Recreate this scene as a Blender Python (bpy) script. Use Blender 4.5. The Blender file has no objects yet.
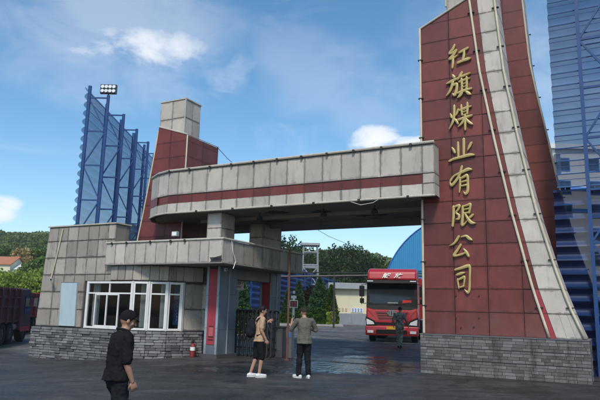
import bpy, bmesh, math, random
import numpy as np
from math import sin, cos, radians, pi, sqrt, atan
from mathutils import Vector, Matrix, noise as mnoise

S = bpy.context.scene
COL = S.collection
random.seed(7)
RNG = np.random.default_rng(7)

# ------------------------------------------------------------------ camera
FPX, PITCH, ROLL, CH = 590.0, atan(110 / 590), radians(1.4), 1.68
fw = Vector((0, cos(PITCH), sin(PITCH)))
u0 = Vector((0, -sin(PITCH), cos(PITCH)))
r0 = Vector((1, 0, 0))
rt = r0 * cos(ROLL) + u0 * sin(ROLL)
up = u0 * cos(ROLL) - r0 * sin(ROLL)
cd = bpy.data.cameras.new('camera')
cd.sensor_width = 36
cd.lens = 36 * FPX / 600
cd.clip_end = 3000
cam = bpy.data.objects.new('camera', cd)
COL.objects.link(cam)
cam.matrix_world = Matrix.Translation((0, 0, CH)) @ Matrix((rt, up, -fw)).transposed().to_4x4()
S.camera = cam

# ------------------------------------------------------------------ light
SUN_EL, SUN_AZ = radians(50), radians(186)     # azimuth clockwise from +Y
sdir = Vector((cos(SUN_EL) * sin(SUN_AZ), cos(SUN_EL) * cos(SUN_AZ), sin(SUN_EL)))
ld = bpy.data.lights.new('sun', 'SUN')
ld.energy = 2.1
ld.angle = radians(10)
ld.color = (1.0, 0.93, 0.83)
sun = bpy.data.objects.new('sun', ld)
COL.objects.link(sun)
sun.rotation_euler = (-sdir).to_track_quat('-Z', 'Y').to_euler()
S.view_settings.view_transform = 'Standard'
S.view_settings.look = 'None'
S.view_settings.exposure = 0.58
S.view_settings.gamma = 1

w = bpy.data.worlds.new('World')
S.world = w
w.use_nodes = True
nt = w.node_tree
nt.nodes.clear()


def N(t, typ, **kw):
    n = t.nodes.new(typ)
    for k, v in kw.items():
        setattr(n, k, v)
    return n


def mth(t, op, a, b=None, clamp=False):
    n = t.nodes.new('ShaderNodeMath')
    n.operation = op
    n.use_clamp = clamp
    for i, v in enumerate((a, b)):
        if v is None:
            continue
        if isinstance(v, (int, float)):
            n.inputs[i].default_value = v
        else:
            t.links.new(v, n.inputs[i])
    return n.outputs[0]


def build_world(t):
    out = N(t, 'ShaderNodeOutputWorld')
    bg = N(t, 'ShaderNodeBackground')
    t.links.new(bg.outputs[0], out.inputs[0])
    bg.inputs[1].default_value = 0.085
    sky = N(t, 'ShaderNodeTexSky', sky_type='NISHITA')
    sky.sun_disc = False
    sky.sun_elevation = SUN_EL
    sky.sun_rotation = SUN_AZ
    sky.air_density = 1.0
    sky.dust_density = 0.6
    sky.ozone_density = 1.6
    tc = N(t, 'ShaderNodeTexCoord')
    d = tc.outputs['Generated']
    sep = N(t, 'ShaderNodeSeparateXYZ')
    t.links.new(d, sep.inputs[0])
    # clouds: noise on the direction, flattened, everywhere in the sky, with a few denser banks
    mp = N(t, 'ShaderNodeMapping')
    mp.inputs['Scale'].default_value = (2.2, 2.2, 5.0)
    t.links.new(d, mp.inputs[0])
    n1 = N(t, 'ShaderNodeTexNoise')
    n1.inputs['Scale'].default_value = 2.1
    n1.inputs['Detail'].default_value = 9
    n1.inputs['Roughness'].default_value = 0.58
    n1.inputs['Distortion'].default_value = 0.7
    t.links.new(mp.outputs[0], n1.inputs[0])
    n2 = N(t, 'ShaderNodeTexNoise')
    n2.inputs['Scale'].default_value = 9
    n2.inputs['Detail'].default_value = 8
    n2.inputs['Roughness'].default_value = 0.6
    n2.inputs['Distortion'].default_value = 0.4
    mp2 = N(t, 'ShaderNodeMapping')
    mp2.inputs['Scale'].default_value = (1, 1, 1.9)
    t.links.new(d, mp2.inputs[0])
    t.links.new(mp2.outputs[0], n2.inputs[0])

    def bank(c, a, b, lo, hi, gain, tilt=0.0):
        c = Vector(c).normalized()
        h = Vector((c.y, -c.x, 0)).normalized()
        v = h.cross(c)
        h, v = h * cos(tilt) + v * sin(tilt), v * cos(tilt) - h * sin(tilt)
        def dot(vec):
            n = N(t, 'ShaderNodeVectorMath', operation='DOT_PRODUCT')
            t.links.new(d, n.inputs[0])
            n.inputs[1].default_value = vec
            return n.outputs['Value']
        x = mth(t, 'DIVIDE', dot(h), a)
        y = mth(t, 'DIVIDE', dot(v), b)
        front = mth(t, 'GREATER_THAN', dot(c), 0.3)
        r2 = mth(t, 'ADD', mth(t, 'MULTIPLY', x, x), mth(t, 'MULTIPLY', y, y))
        m = mth(t, 'SUBTRACT', 1.0, r2, True)
        m = mth(t, 'MULTIPLY', m, front)
        k = mth(t, 'ADD', mth(t, 'MULTIPLY', m, 0.45), mth(t, 'MULTIPLY', n2.outputs['Fac'], 1.1))
        mr = N(t, 'ShaderNodeMapRange', interpolation_type='SMOOTHSTEP')
        mr.inputs['From Min'].default_value = lo
        mr.inputs['From Max'].default_value = hi
        t.links.new(k, mr.inputs['Value'])
        return mth(t, 'MULTIPLY', mth(t, 'MULTIPLY', mr.outputs[0], gain), mth(t, 'POWER', m, 0.45))
    wis = N(t, 'ShaderNodeMapRange', interpolation_type='SMOOTHSTEP')
    wis.inputs['From Min'].default_value = 0.56
    wis.inputs['From Max'].default_value = 0.78
    wis.inputs['To Max'].default_value = 0.22
    t.links.new(n1.outputs['Fac'], wis.inputs['Value'])
    cl = wis.outputs[0]
    for args in [((-.258, .880, .400), .16, .052, .68, 1.12, 0.80, radians(4)),
                 ((-.290, .870, .430), .24, .15, .50, 1.10, 0.30),
                 ((.124, .950, .281), .060, .034, .70, 1.0, 0.92),
                 ((.19, .95, .272), .07, .025, .68, .90, 0.9),
                 ((-.452, .884, .138), .048, .030, .72, 1.0, 0.85),
                 ((.36, .88, .30), .26, .34, .52, 1.20, 0.28),
                 ((.05, .93, .37), .22, .10, .55, 1.10, 0.18, radians(-25)),
                 ((-.75, .5, .25), .3, .10, .58, .85, 0.85),
                 ((.8, .4, .3), .35, .12, .58, .85, 0.85),
                 ((.3, -.9, .35), .5, .16, .56, .85, 0.85),
                 ((-.5, -.8, .5), .4, .18, .56, .85, 0.85)]:
        cl = mth(t, 'MAXIMUM', cl, bank(*args))
    cl = mth(t, 'MULTIPLY', cl, mth(t, 'GREATER_THAN', sep.outputs[2], 0.0))
    # blue grading of the clear sky (higher saturation, as in the photograph)
    hsv = N(t, 'ShaderNodeHueSaturation')
    hsv.inputs['Saturation'].default_value = 1.24
    hsv.inputs['Value'].default_value = 1.35
    hsv.inputs['Hue'].default_value = 0.492
    t.links.new(sky.outputs[0], hsv.inputs['Color'])
    mix = N(t, 'ShaderNodeMix', data_type='RGBA')
    t.links.new(cl, mix.inputs['Factor'])
    t.links.new(hsv.outputs[0], mix.inputs['A'])
    mix.inputs['B'].default_value = (8.3, 8.45, 8.8, 1)
    t.links.new(mix.outputs['Result'], bg.inputs[0])


build_world(nt)

# ------------------------------------------------------------------ helpers
A = radians(28)                                # the gate stands turned by 28 degrees
GE = Vector((cos(A), -sin(A), 0))              # gate frame: s to the right, d into the depth
GW = Vector((sin(A), cos(A), 0))


def G(s, d, z=0.0):
    return GE * s + GW * d + Vector((0, 0, z))


def ray(px, py):
    return fw + rt * ((px - 300) / FPX) - up * ((py - 200) / FPX)


def at_d(px, py, D):                           # point of the gate-parallel plane d = D, as (s, z)
    v = ray(px, py)
    v = v * (D / v.dot(GW))
    return v.dot(GE), v.z + CH


def at_y(px, py, Y):
    v = ray(px, py)
    v = v * (Y / v.y)
    return Vector((v.x, v.y, v.z + CH))


def sst(x):
    x = max(0.0, min(1.0, x))
    return x * x * (3 - 2 * x)


def gz(x, y):                                  # height of the ground
    left = -0.30 * sst((-3 - x) / 6.5) * sst((y - 9) / 8)
    rise = 0.28 * sst((y - 22) / 6) * sst((x + 5) / 5)
    return left + rise


def thing(name, label, cat, loc=(0, 0, 0), rot=0.0, group=None, kind=None):
    o = bpy.data.objects.new(name, None)
    COL.objects.link(o)
    o.empty_display_size = 0.2
    o.matrix_world = Matrix.Translation(Vector(loc)) @ Matrix.Rotation(rot, 4, 'Z')
    tag(o, label, cat, group, kind)
    return o


def tag(o, label=None, cat=None, group=None, kind=None):
    for k, v in (('label', label), ('category', cat), ('group', group), ('kind', kind)):
        if v:
            o[k] = v
    return o


def copy_tree(o, parent=None):
    c = o.copy()
    COL.objects.link(c)
    c.parent = parent
    for ch in list(o.children):
        copy_tree(ch, c)
    return c


class MB:
    """collects shapes of ONE mesh"""

    def __init__(self):
        self.v = []
        self.f = []

    def add(self, vs, fs):
        n = len(self.v)
        self.v += [tuple(v) for v in vs]
        self.f += [tuple(i + n for i in f) for f in fs]
        return self

    def box(self, x0, x1, y0, y1, z0, z1):
        return self.add([(x0, y0, z0), (x1, y0, z0), (x1, y1, z0), (x0, y1, z0), (x0, y0, z1), (x1, y0, z1), (x1, y1, z1), (x0, y1, z1)],
                        [(0, 3, 2, 1), (4, 5, 6, 7), (0, 1, 5, 4), (1, 2, 6, 5), (2, 3, 7, 6), (3, 0, 4, 7)])

    def cbox(self, c, sx, sy, sz, rot=0.0, m=None):
        R = m or Matrix.Rotation(rot, 3, 'Z')
        c = Vector(c)
        vs = [c + R @ Vector((a * sx / 2, b * sy / 2, e * sz / 2)) for e in (-1, 1) for a, b in ((-1, -1), (1, -1), (1, 1), (-1, 1))]
        return self.add(vs, [(0, 3, 2, 1), (4, 5, 6, 7), (0, 1, 5, 4), (1, 2, 6, 5), (2, 3, 7, 6), (3, 0, 4, 7)])

    def prism_xz(self, poly, y0, y1):
        n = len(poly)
        vs = [(p[0], y0, p[1]) for p in poly] + [(p[0], y1, p[1]) for p in poly]
        fs = [tuple(range(n)), tuple(range(2 * n - 1, n - 1, -1))]
        fs += [(i, i + n, (i + 1) % n + n, (i + 1) % n) for i in range(n)]
        return self.add(vs, fs)

    def prism_yz(self, poly, x0, x1):
        n = len(poly)
        vs = [(x0, p[0], p[1]) for p in poly] + [(x1, p[0], p[1]) for p in poly]
        fs = [tuple(range(n)), tuple(range(2 * n - 1, n - 1, -1))]
        fs += [(i, i + n, (i + 1) % n + n, (i + 1) % n) for i in range(n)]
        return self.add(vs, fs)

    def prism_xy(self, poly, z0, z1):
        n = len(poly)
        vs = [(p[0], p[1], z0) for p in poly] + [(p[0], p[1], z1) for p in poly]
        fs = [tuple(range(n - 1, -1, -1)), tuple(range(n, 2 * n))]
        fs += [(i, (i + 1) % n, (i + 1) % n + n, i + n) for i in range(n)]
        return self.add(vs, fs)

    def tube(self, pts, r, n=8, r1=None):
        pts = [Vector(p) for p in pts]
        m = len(pts)
        vs = []
        for i, p in enumerate(pts):
            t = (pts[min(i + 1, m - 1)] - pts[max(i - 1, 0)]).normalized()
            a = t.orthogonal().normalized() if i == 0 else (a - t * a.dot(t)).normalized()
            b = t.cross(a)
            rr = r if r1 is None else r + (r1 - r) * i / (m - 1)
            vs += [p + (a * cos(2 * pi * k / n) + b * sin(2 * pi * k / n)) * rr for k in range(n)]
        fs = [(i * n + k, i * n + (k + 1) % n, (i + 1) * n + (k + 1) % n, (i + 1) * n + k) for i in range(m - 1) for k in range(n)]
        fs += [tuple(range(n - 1, -1, -1)), tuple(range((m - 1) * n, m * n))]
        return self.add(vs, fs)

    def bar(self, p, q, wd):
        p, q = Vector(p), Vector(q)
        t = (q - p).normalized()
        a = t.cross(Vector((0, 0, 1)))
        a = Vector((1, 0, 0)) if a.length < 1e-3 else a.normalized()
        b = t.cross(a)
        h = wd / 2
        vs = [c + a * i * h + b * j * h for c in (p, q) for i, j in ((-1, -1), (1, -1), (1, 1), (-1, 1))]
        return self.add(vs, [(0, 3, 2, 1), (4, 5, 6, 7), (0, 1, 5, 4), (1, 2, 6, 5), (2, 3, 7, 6), (3, 0, 4, 7)])

    def lathe(self, prof, c=(0, 0, 0), n=16, axis='z'):
        vs = []
        for (r, h) in prof:
            for k in range(n):
                a = 2 * pi * k / n
                p = (r * cos(a), r * sin(a), h)
                if axis == 'x':
                    p = (h, p[0], p[1])
                elif axis == 'y':
                    p = (p[0], h, p[1])
                vs.append((p[0] + c[0], p[1] + c[1], p[2] + c[2]))
        m = len(prof)
        fs = [(i * n + k, i * n + (k + 1) % n, (i + 1) * n + (k + 1) % n, (i + 1) * n + k) for i in range(m - 1) for k in range(n)]
        fs += [tuple(range(n - 1, -1, -1)), tuple(range((m - 1) * n, m * n))]
        return self.add(vs, fs)

    def ell(self, c, rx, ry, rz, nu=14, nv=9, m=None):
        vs, fs = [], []
        c = Vector(c)
        for j in range(nv + 1):
            ph = pi * j / nv
            for i in range(nu):
                th = 2 * pi * i / nu
                p = Vector((rx * sin(ph) * cos(th), ry * sin(ph) * sin(th), rz * cos(ph)))
                vs.append(c + (m @ p if m else p))
        for j in range(nv):
            for i in range(nu):
                fs.append((j * nu + i, (j + 1) * nu + i, (j + 1) * nu + (i + 1) % nu, j * nu + (i + 1) % nu))
        return self.add(vs, fs)

    def loft(self, secs, n=24):
        """secs: (centre, rx, ry, rotation matrix or None)"""
        vs = []
        for (c, rx, ry, m) in secs:
            for k in range(n):
                a = 2 * pi * k / n
                p = Vector((rx * cos(a), ry * sin(a), 0))
                vs.append(Vector(c) + (m @ p if m else p))
        m_ = len(secs)
        fs = [(i * n + k, i * n + (k + 1) % n, (i + 1) * n + (k + 1) % n, (i + 1) * n + k) for i in range(m_ - 1) for k in range(n)]
        fs += [tuple(range(n - 1, -1, -1)), tuple(range((m_ - 1) * n, m_ * n))]
        return self.add(vs, fs)

    def qpanel(self, pts, th, gap=0.008):
        """a slab on four (or more) points seen counter-clockwise from outside, standing th proud, shrunk by gap"""
        P = [Vector(p) for p in pts]
        c = sum(P, Vector()) / len(P)
        n = (P[1] - P[0]).cross(P[2] - P[1]).normalized()
        Q = []
        for p in P:
            dd = c - p
            L = dd.length
            Q.append(p + dd * min(0.45, gap * 1.414 / max(L, 1e-4)))
        k = len(Q)
        vs = [q for q in Q] + [q + n * th for q in Q]
        fs = [tuple(range(k - 1, -1, -1)), tuple(range(k, 2 * k))] + [(i, (i + 1) % k, (i + 1) % k + k, i + k) for i in range(k)]
        return self.add(vs, fs)

    def build(self, name, mat, parent=None, off=(0, 0, 0), smooth=False, bevel=0, fix=False):
        ox, oy, oz = off
        me = bpy.data.meshes.new(name)
        me.from_pydata([(v[0] - ox, v[1] - oy, v[2] - oz) for v in self.v], [], self.f)
        if fix or bevel:
            bm = bmesh.new()
            bm.from_mesh(me)
            bmesh.ops.recalc_face_normals(bm, faces=bm.faces)
            bm.to_mesh(me)
            bm.free()
        if smooth:
            me.shade_smooth()
        me.materials.append(mat)
        o = bpy.data.objects.new(name, me)
        COL.objects.link(o)
        if parent:
            o.parent = parent
        if bevel:
            b = o.modifiers.new('bevel', 'BEVEL')
            b.width = bevel
            b.segments = 2
            b.limit_method = 'ANGLE'
        return o


def inst(me, name, parent, loc, scale=(1, 1, 1), rot=(0, 0, 0)):
    o = bpy.data.objects.new(name, me)
    COL.objects.link(o)
    o.parent = parent
    o.location = loc
    o.scale = scale
    o.rotation_euler = rot
    return o


# ------------------------------------------------------------------ materials
MATS = {}


def M(name, c, rough=0.7, metal=0.0, var=0.15, vscale=2.0, rnd=0.0, bump=0.0, bscale=60, streak=0.0, streak_c=(0.03, 0.028, 0.025),
      sscale=3.0, spec=0.5, coat=0.0, fine=0.0, low=None, edge=0.0):
    if name in MATS:
        return MATS[name]
    m = bpy.data.materials.new(name)
    MATS[name] = m
    m.use_nodes = True
    t = m.node_tree
    b = t.nodes['Principled BSDF']
    b.inputs['Metallic'].default_value = metal
    b.inputs['Roughness'].default_value = rough
    b.inputs['Specular IOR Level'].default_value = spec
    b.inputs['Coat Weight'].default_value = coat
    geo = N(t, 'ShaderNodeNewGeometry')
    pos = geo.outputs['Position']
    col = N(t, 'ShaderNodeRGB')
    col.outputs[0].default_value = (*c, 1)
    cur = col.outputs[0]
    fac = None
    if var or fine:
        n = N(t, 'ShaderNodeTexNoise')
        n.inputs['Scale'].default_value = vscale
        n.inputs['Detail'].default_value = 6
        n.inputs['Roughness'].default_value = 0.65
        t.links.new(pos, n.inputs['Vector'])
        fac = mth(t, 'MULTIPLY', mth(t, 'SUBTRACT', n.outputs['Fac'], 0.5), 2.6 * var)
        fac = mth(t, 'ADD', fac, 1.0)
        if fine:
            n3 = N(t, 'ShaderNodeTexNoise')
            n3.inputs['Scale'].default_value = 55
            n3.inputs['Detail'].default_value = 3
            t.links.new(pos, n3.inputs['Vector'])
            fac = mth(t, 'ADD', fac, mth(t, 'MULTIPLY', mth(t, 'SUBTRACT', n3.outputs['Fac'], 0.5), 2 * fine))
    if rnd:
        oi = N(t, 'ShaderNodeObjectInfo')
        r = mth(t, 'ADD', mth(t, 'MULTIPLY', mth(t, 'SUBTRACT', oi.outputs['Random'], 0.5), 2 * rnd), 1.0)
        fac = r if fac is None else mth(t, 'MULTIPLY', fac, r)
    if fac is not None:
        vm = N(t, 'ShaderNodeVectorMath', operation='SCALE')
        t.links.new(cur, vm.inputs[0])
        t.links.new(fac, vm.inputs['Scale'])
        cur = vm.outputs[0]
    if streak:
        mp = N(t, 'ShaderNodeMapping')
        mp.inputs['Scale'].default_value = (sscale, sscale, sscale * 0.16)
        t.links.new(pos, mp.inputs[0])
        n2 = N(t, 'ShaderNodeTexNoise')
        n2.inputs['Scale'].default_value = 1.6
        n2.inputs['Detail'].default_value = 8
        n2.inputs['Roughness'].default_value = 0.7
        t.links.new(mp.outputs[0], n2.inputs['Vector'])
        mr = N(t, 'ShaderNodeMapRange', interpolation_type='SMOOTHSTEP')
        mr.inputs['From Min'].default_value = 0.50
        mr.inputs['From Max'].default_value = 0.74
        mr.inputs['To Max'].default_value = streak
        t.links.new(n2.outputs['Fac'], mr.inputs['Value'])
        mx = N(t, 'ShaderNodeMix', data_type='RGBA')
        t.links.new(mr.outputs[0], mx.inputs['Factor'])
        t.links.new(cur, mx.inputs['A'])
        mx.inputs['B'].default_value = (*streak_c, 1)
        cur = mx.outputs['Result']
    if edge:                                   # grime that has collected along the edges of each panel
        tcg = N(t, 'ShaderNodeTexCoord')
        sg = N(t, 'ShaderNodeSeparateXYZ')
        t.links.new(tcg.outputs['Generated'], sg.inputs[0])
        ee = [mth(t, 'MINIMUM', sg.outputs[i], mth(t, 'SUBTRACT', 1.0, sg.outputs[i])) for i in range(3)]
        eh = mth(t, 'MINIMUM', mth(t, 'MAXIMUM', ee[0], ee[1]), ee[2])
        n5 = N(t, 'ShaderNodeTexNoise')
        n5.inputs['Scale'].default_value = 5
        n5.inputs['Detail'].default_value = 7
        n5.inputs['Roughness'].default_value = .7
        t.links.new(pos, n5.inputs['Vector'])
        kk = mth(t, 'SUBTRACT', eh, mth(t, 'MULTIPLY', mth(t, 'SUBTRACT', n5.outputs['Fac'], 0.42), 0.35))
        mr = N(t, 'ShaderNodeMapRange', interpolation_type='SMOOTHSTEP')
        mr.inputs['From Min'].default_value = 0.05
        mr.inputs['From Max'].default_value = -0.01
        mr.inputs['To Max'].default_value = edge
        t.links.new(kk, mr.inputs['Value'])
        mx = N(t, 'ShaderNodeMix', data_type='RGBA')
        t.links.new(mr.outputs[0], mx.inputs['Factor'])
        t.links.new(cur, mx.inputs['A'])
        mx.inputs['B'].default_value = (*[q * .28 for q in c], 1)
        cur = mx.outputs['Result']
    if low:                                    # splash dirt: (height, strength, colour), broken up by noise
        sp = N(t, 'ShaderNodeSeparateXYZ')
        t.links.new(pos, sp.inputs[0])
        n4 = N(t, 'ShaderNodeTexNoise')
        n4.inputs['Scale'].default_value = 2.2
        n4.inputs['Detail'].default_value = 7
        t.links.new(pos, n4.inputs['Vector'])
        h = mth(t, 'ADD', sp.outputs[2], mth(t, 'MULTIPLY', mth(t, 'SUBTRACT', n4.outputs['Fac'], 0.5), 2.4))
        mr = N(t, 'ShaderNodeMapRange', interpolation_type='SMOOTHSTEP')
        mr.inputs['From Min'].default_value = low[0]
        mr.inputs['From Max'].default_value = low[0] * 0.2 - 0.3
        mr.inputs['To Max'].default_value = low[1]
        t.links.new(h, mr.inputs['Value'])
        mx = N(t, 'ShaderNodeMix', data_type='RGBA')
        t.links.new(mr.outputs[0], mx.inputs['Factor'])
        t.links.new(cur, mx.inputs['A'])
        mx.inputs['B'].default_value = (*low[2], 1)
        cur = mx.outputs['Result']
    t.links.new(cur, b.inputs['Base Color'])
    if bump:
        nb = N(t, 'ShaderNodeTexNoise')
        nb.inputs['Scale'].default_value = bscale
        nb.inputs['Detail'].default_value = 5
        t.links.new(pos, nb.inputs['Vector'])
        bp = N(t, 'ShaderNodeBump')
        bp.inputs['Strength'].default_value = bump
        bp.inputs['Distance'].default_value = 0.01
        t.links.new(nb.outputs['Fac'], bp.inputs['Height'])
        t.links.new(bp.outputs[0], b.inputs['Normal'])
    return m


def M_glass(name, tint=(0.02, 0.03, 0.035), trans=0.55):
    m = bpy.data.materials.new(name)
    m.use_nodes = True
    t = m.node_tree
    t.nodes.clear()
    out = N(t, 'ShaderNodeOutputMaterial')
    tr = N(t, 'ShaderNodeBsdfTransparent')
    tr.inputs[0].default_value = (trans, trans * 1.04, trans * 1.04, 1)
    gl = N(t, 'ShaderNodeBsdfGlossy')
    gl.inputs['Roughness'].default_value = 0.03
    gl.inputs[0].default_value = (0.9, 0.95, 1, 1)
    fr = N(t, 'ShaderNodeFresnel')
    fr.inputs[0].default_value = 1.5
    mx = N(t, 'ShaderNodeMixShader')
    t.links.new(mth(t, 'ADD', mth(t, 'MULTIPLY', fr.outputs[0], 0.35), 0.0, True), mx.inputs[0])
    t.links.new(tr.outputs[0], mx.inputs[1])
    t.links.new(gl.outputs[0], mx.inputs[2])
    t.links.new(mx.outputs[0], out.inputs[0])
    return m


def M_leaf(name, c1, c2, vs=0.6, trans=0.3, fine=1.0):
    m = bpy.data.materials.new(name)
    m.use_nodes = True
    t = m.node_tree
    t.nodes.clear()
    out = N(t, 'ShaderNodeOutputMaterial')
    geo = N(t, 'ShaderNodeNewGeometry')
    n = N(t, 'ShaderNodeTexNoise')
    n.inputs['Scale'].default_value = vs
    n.inputs['Detail'].default_value = 3
    t.links.new(geo.outputs['Position'], n.inputs['Vector'])
    f = mth(t, 'ADD', mth(t, 'MULTIPLY', mth(t, 'SUBTRACT', n.outputs['Fac'], 0.5), 2.2),
            mth(t, 'MULTIPLY', geo.outputs['Random Per Island'], 0.9 * fine), True)
    mx = N(t, 'ShaderNodeMix', data_type='RGBA')
    mx.inputs['A'].default_value = (*c1, 1)
    mx.inputs['B'].default_value = (*c2, 1)
    t.links.new(f, mx.inputs['Factor'])
    df = N(t, 'ShaderNodeBsdfDiffuse')
    tl = N(t, 'ShaderNodeBsdfTranslucent')
    t.links.new(mx.outputs['Result'], df.inputs[0])
    t.links.new(mx.outputs['Result'], tl.inputs[0])
    ms = N(t, 'ShaderNodeMixShader')
    ms.inputs[0].default_value = trans
    t.links.new(df.outputs[0], ms.inputs[1])
    t.links.new(tl.outputs[0], ms.inputs[2])
    t.links.new(ms.outputs[0], out.inputs[0])
    return m


def M_mesh(name, c, clear):
    """perforated sheet metal: the holes let a fixed share of what lies behind show through"""
    m = bpy.data.materials.new(name)
    m.use_nodes = True
    t = m.node_tree
    b = t.nodes['Principled BSDF']
    b.inputs['Base Color'].default_value = (*c, 1)
    b.inputs['Roughness'].default_value = 0.55
    geo = N(t, 'ShaderNodeNewGeometry')
    n = N(t, 'ShaderNodeTexNoise')
    n.inputs['Scale'].default_value = 0.8
    n.inputs['Detail'].default_value = 6
    t.links.new(geo.outputs['Position'], n.inputs['Vector'])
    f = mth(t, 'ADD', mth(t, 'MULTIPLY', mth(t, 'SUBTRACT', n.outputs['Fac'], 0.5), 0.9), 1.0)
    vm = N(t, 'ShaderNodeVectorMath', operation='SCALE')
    vm.inputs[0].default_value = c
    t.links.new(f, vm.inputs['Scale'])
    t.links.new(vm.outputs[0], b.inputs['Base Color'])
    b.inputs['Alpha'].default_value = 1 - clear
    return m


concrete = M('granite_cladding', (0.44, 0.405, 0.36), 0.75, var=0.2, vscale=1.8, rnd=0.15, bump=0.25, bscale=90, edge=.5, streak=0.35, fine=0.10)
white_clad = M('pale_cladding', (0.50, 0.462, 0.41), 0.75, var=0.2, vscale=2.2, rnd=0.10, bump=0.25, bscale=80, edge=.65, streak=0.42,
               streak_c=(0.12, 0.11, 0.1), fine=0.08)
dark_clad = M('weathered_cladding', (0.31, 0.282, 0.245), 0.8, edge=.6, var=0.2, vscale=1.4, rnd=0.22, bump=0.3, bscale=80, streak=0.7, fine=0.12, sscale=2.6)
red_clad = M('red_cladding', (0.140, 0.029, 0.024), 0.5, var=0.42, vscale=1.3, rnd=0.22, bump=0.2, bscale=25, edge=.42, fine=.15, streak=0.45,
             streak_c=(0.07, 0.018, 0.018), low=(2.3, 0.55, (0.17, 0.085, 0.08)))
red_bright = M('red_inlay', (0.30, 0.035, 0.05), 0.6, var=0.2, vscale=2, rnd=0.06, streak=0.4, streak_c=(0.10, 0.02, 0.02))
joint = M('dark_joint', (0.045, 0.042, 0.04), 0.9, var=0.1)
joint_red = M('dark_red_joint', (0.045, 0.012, 0.012), 0.9, var=0.1)
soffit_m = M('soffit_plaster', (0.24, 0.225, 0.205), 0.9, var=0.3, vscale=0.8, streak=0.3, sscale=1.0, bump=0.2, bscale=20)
cream_metal = M('cream_light_tube', (0.56, 0.50, 0.37), 0.5, var=0.25, vscale=2.5, streak=0.5, streak_c=(0.22, 0.17, 0.1))
trim_m = M('pale_metal_trim', (0.46, 0.43, 0.36), 0.55, var=0.2, streak=0.45, streak_c=(0.15, 0.12, 0.09))
gold = M('weathered_gold', (0.46, 0.37, 0.14), 0.5, metal=0.15, var=0.22, vscale=4, bump=0.1, streak=0.4, streak_c=(0.22, 0.17, 0.08))
brick_m = M('grey_brick', (0.13, 0.128, 0.125), 0.8, var=0.3, rnd=0.42, bump=0.5, bscale=50, streak=0.9, streak_c=(0.018, 0.018, 0.018), sscale=1.3, fine=0.12)
stone_m = M('slate_stone', (0.145, 0.145, 0.150), 0.72, var=0.25, rnd=0.55, bump=0.8, bscale=35, streak=0.55, streak_c=(0.02, 0.02, 0.02), sscale=1.2, fine=0.12)
mortar = M('dark_mortar', (0.035, 0.035, 0.036), 0.95, var=0.2)
blue_grey = M('blue_grey_panel', (0.115, 0.15, 0.185), 0.5, var=0.14, rnd=0.1, streak=0.5, streak_c=(0.035, 0.04, 0.045), low=(0.9, 0.5, (0.06, 0.06, 0.06)))
pale_trim = M('pale_blue_trim', (0.26, 0.32, 0.36), 0.55, var=0.18, streak=0.4, low=(0.8, 0.5, (0.07, 0.07, 0.07)))
board_m = M('pale_blue_board', (0.40, 0.50, 0.54), 0.5, var=0.08, streak=0.2, streak_c=(0.15, 0.2, 0.22))
upvc = M('white_window_frame', (0.68, 0.68, 0.67), 0.4, var=0.12, streak=0.35, streak_c=(.36, .34, .31))
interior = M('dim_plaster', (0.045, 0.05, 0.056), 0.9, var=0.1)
curtain_m = M('grey_curtain', (0.62, 0.66, 0.68), 0.9, var=0.2, vscale=6)
glass = M_glass('window_glass')
black_m = M('black_paint', (0.02, 0.02, 0.022), 0.5, var=0.2)
dark_metal = M('dark_steel', (0.040, 0.040, 0.042), 0.45, metal=0.5, var=0.3, vscale=6)
grey_metal = M('grey_paint', (0.30, 0.32, 0.33), 0.5, var=0.15, streak=0.3)
rust = M('rusty_paint', (0.13, 0.055, 0.032), 0.8, var=0.35, vscale=5, streak=0.4, streak_c=(0.06, 0.02, 0.015))
white_p = M('white_paint', (0.72, 0.72, 0.7), 0.5, var=0.08, streak=0.25, streak_c=(0.3, 0.28, 0.25))
blue_steel = M('blue_steel', (0.008, 0.052, 0.185), 0.45, var=0.22, vscale=2)
blue_sheet = M_mesh('blue_perforated_sheet', (0.030, 0.17, 0.46), 0.34)
blue_sheet_r = M_mesh('pale_blue_perforated_sheet', (0.075, 0.22, 0.45), 0.30)
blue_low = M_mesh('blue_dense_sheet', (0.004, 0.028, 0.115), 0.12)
blue_wall = M_mesh('blue_far_sheet', (0.008, 0.045, 0.20), 0.12)
shed_m = M('bright_blue_sheet', (0.03, 0.25, 0.50), 0.45, var=0.10, vscale=0.3, streak=0.25, streak_c=(0.04, 0.2, 0.4), sscale=0.5)
cream_wall = M('cream_wall', (0.62, 0.60, 0.42), 0.85, var=0.08, vscale=0.5, streak=0.25, streak_c=(0.4, 0.37, 0.27), sscale=0.8)
grey_wall = M('grey_wall', (0.22, 0.25, 0.28), 0.85, var=0.2, streak=0.3)
white_wall = M('white_wall', (0.62, 0.63, 0.64), 0.8, var=0.08, streak=0.25, sscale=0.4, streak_c=(0.35, 0.35, 0.35))
tile_m = M('orange_roof', (0.36, 0.15, 0.075), 0.8, var=0.2)
truck_red = M('red_truck_paint', (0.40, 0.012, 0.020), 0.3, var=0.08, coat=0.35, streak=0.3, streak_c=(0.20, 0.07, 0.06), low=(1.3, .35, (.12, .06, .05)))
maroon = M('maroon_truck_paint', (0.105, 0.028, 0.032), 0.5, var=0.3, rnd=0.1, streak=0.6, streak_c=(0.035, 0.025, 0.022))
plastic = M('black_plastic', (0.014, 0.014, 0.015), 0.6, var=0.1, spec=.25)
rubber = M('tyre_rubber', (0.022, 0.021, 0.021), 0.85, var=0.3)
rim_m = M('dusty_rim', (0.12, 0.11, 0.11), 0.5, metal=0.5, var=0.3)
windscreen = M('dark_windscreen', (0.018, 0.022, 0.025), 0.06, var=0)
lamp_glass = M('headlamp_glass', (0.75, 0.78, 0.8), 0.15, var=0.1)
chrome = M('chrome', (0.30, 0.30, 0.31), 0.25, metal=0.9, var=0.1)
yellow_m = M('yellow_plate', (0.65, 0.35, 0.03), 0.5, var=0.1)
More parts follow.
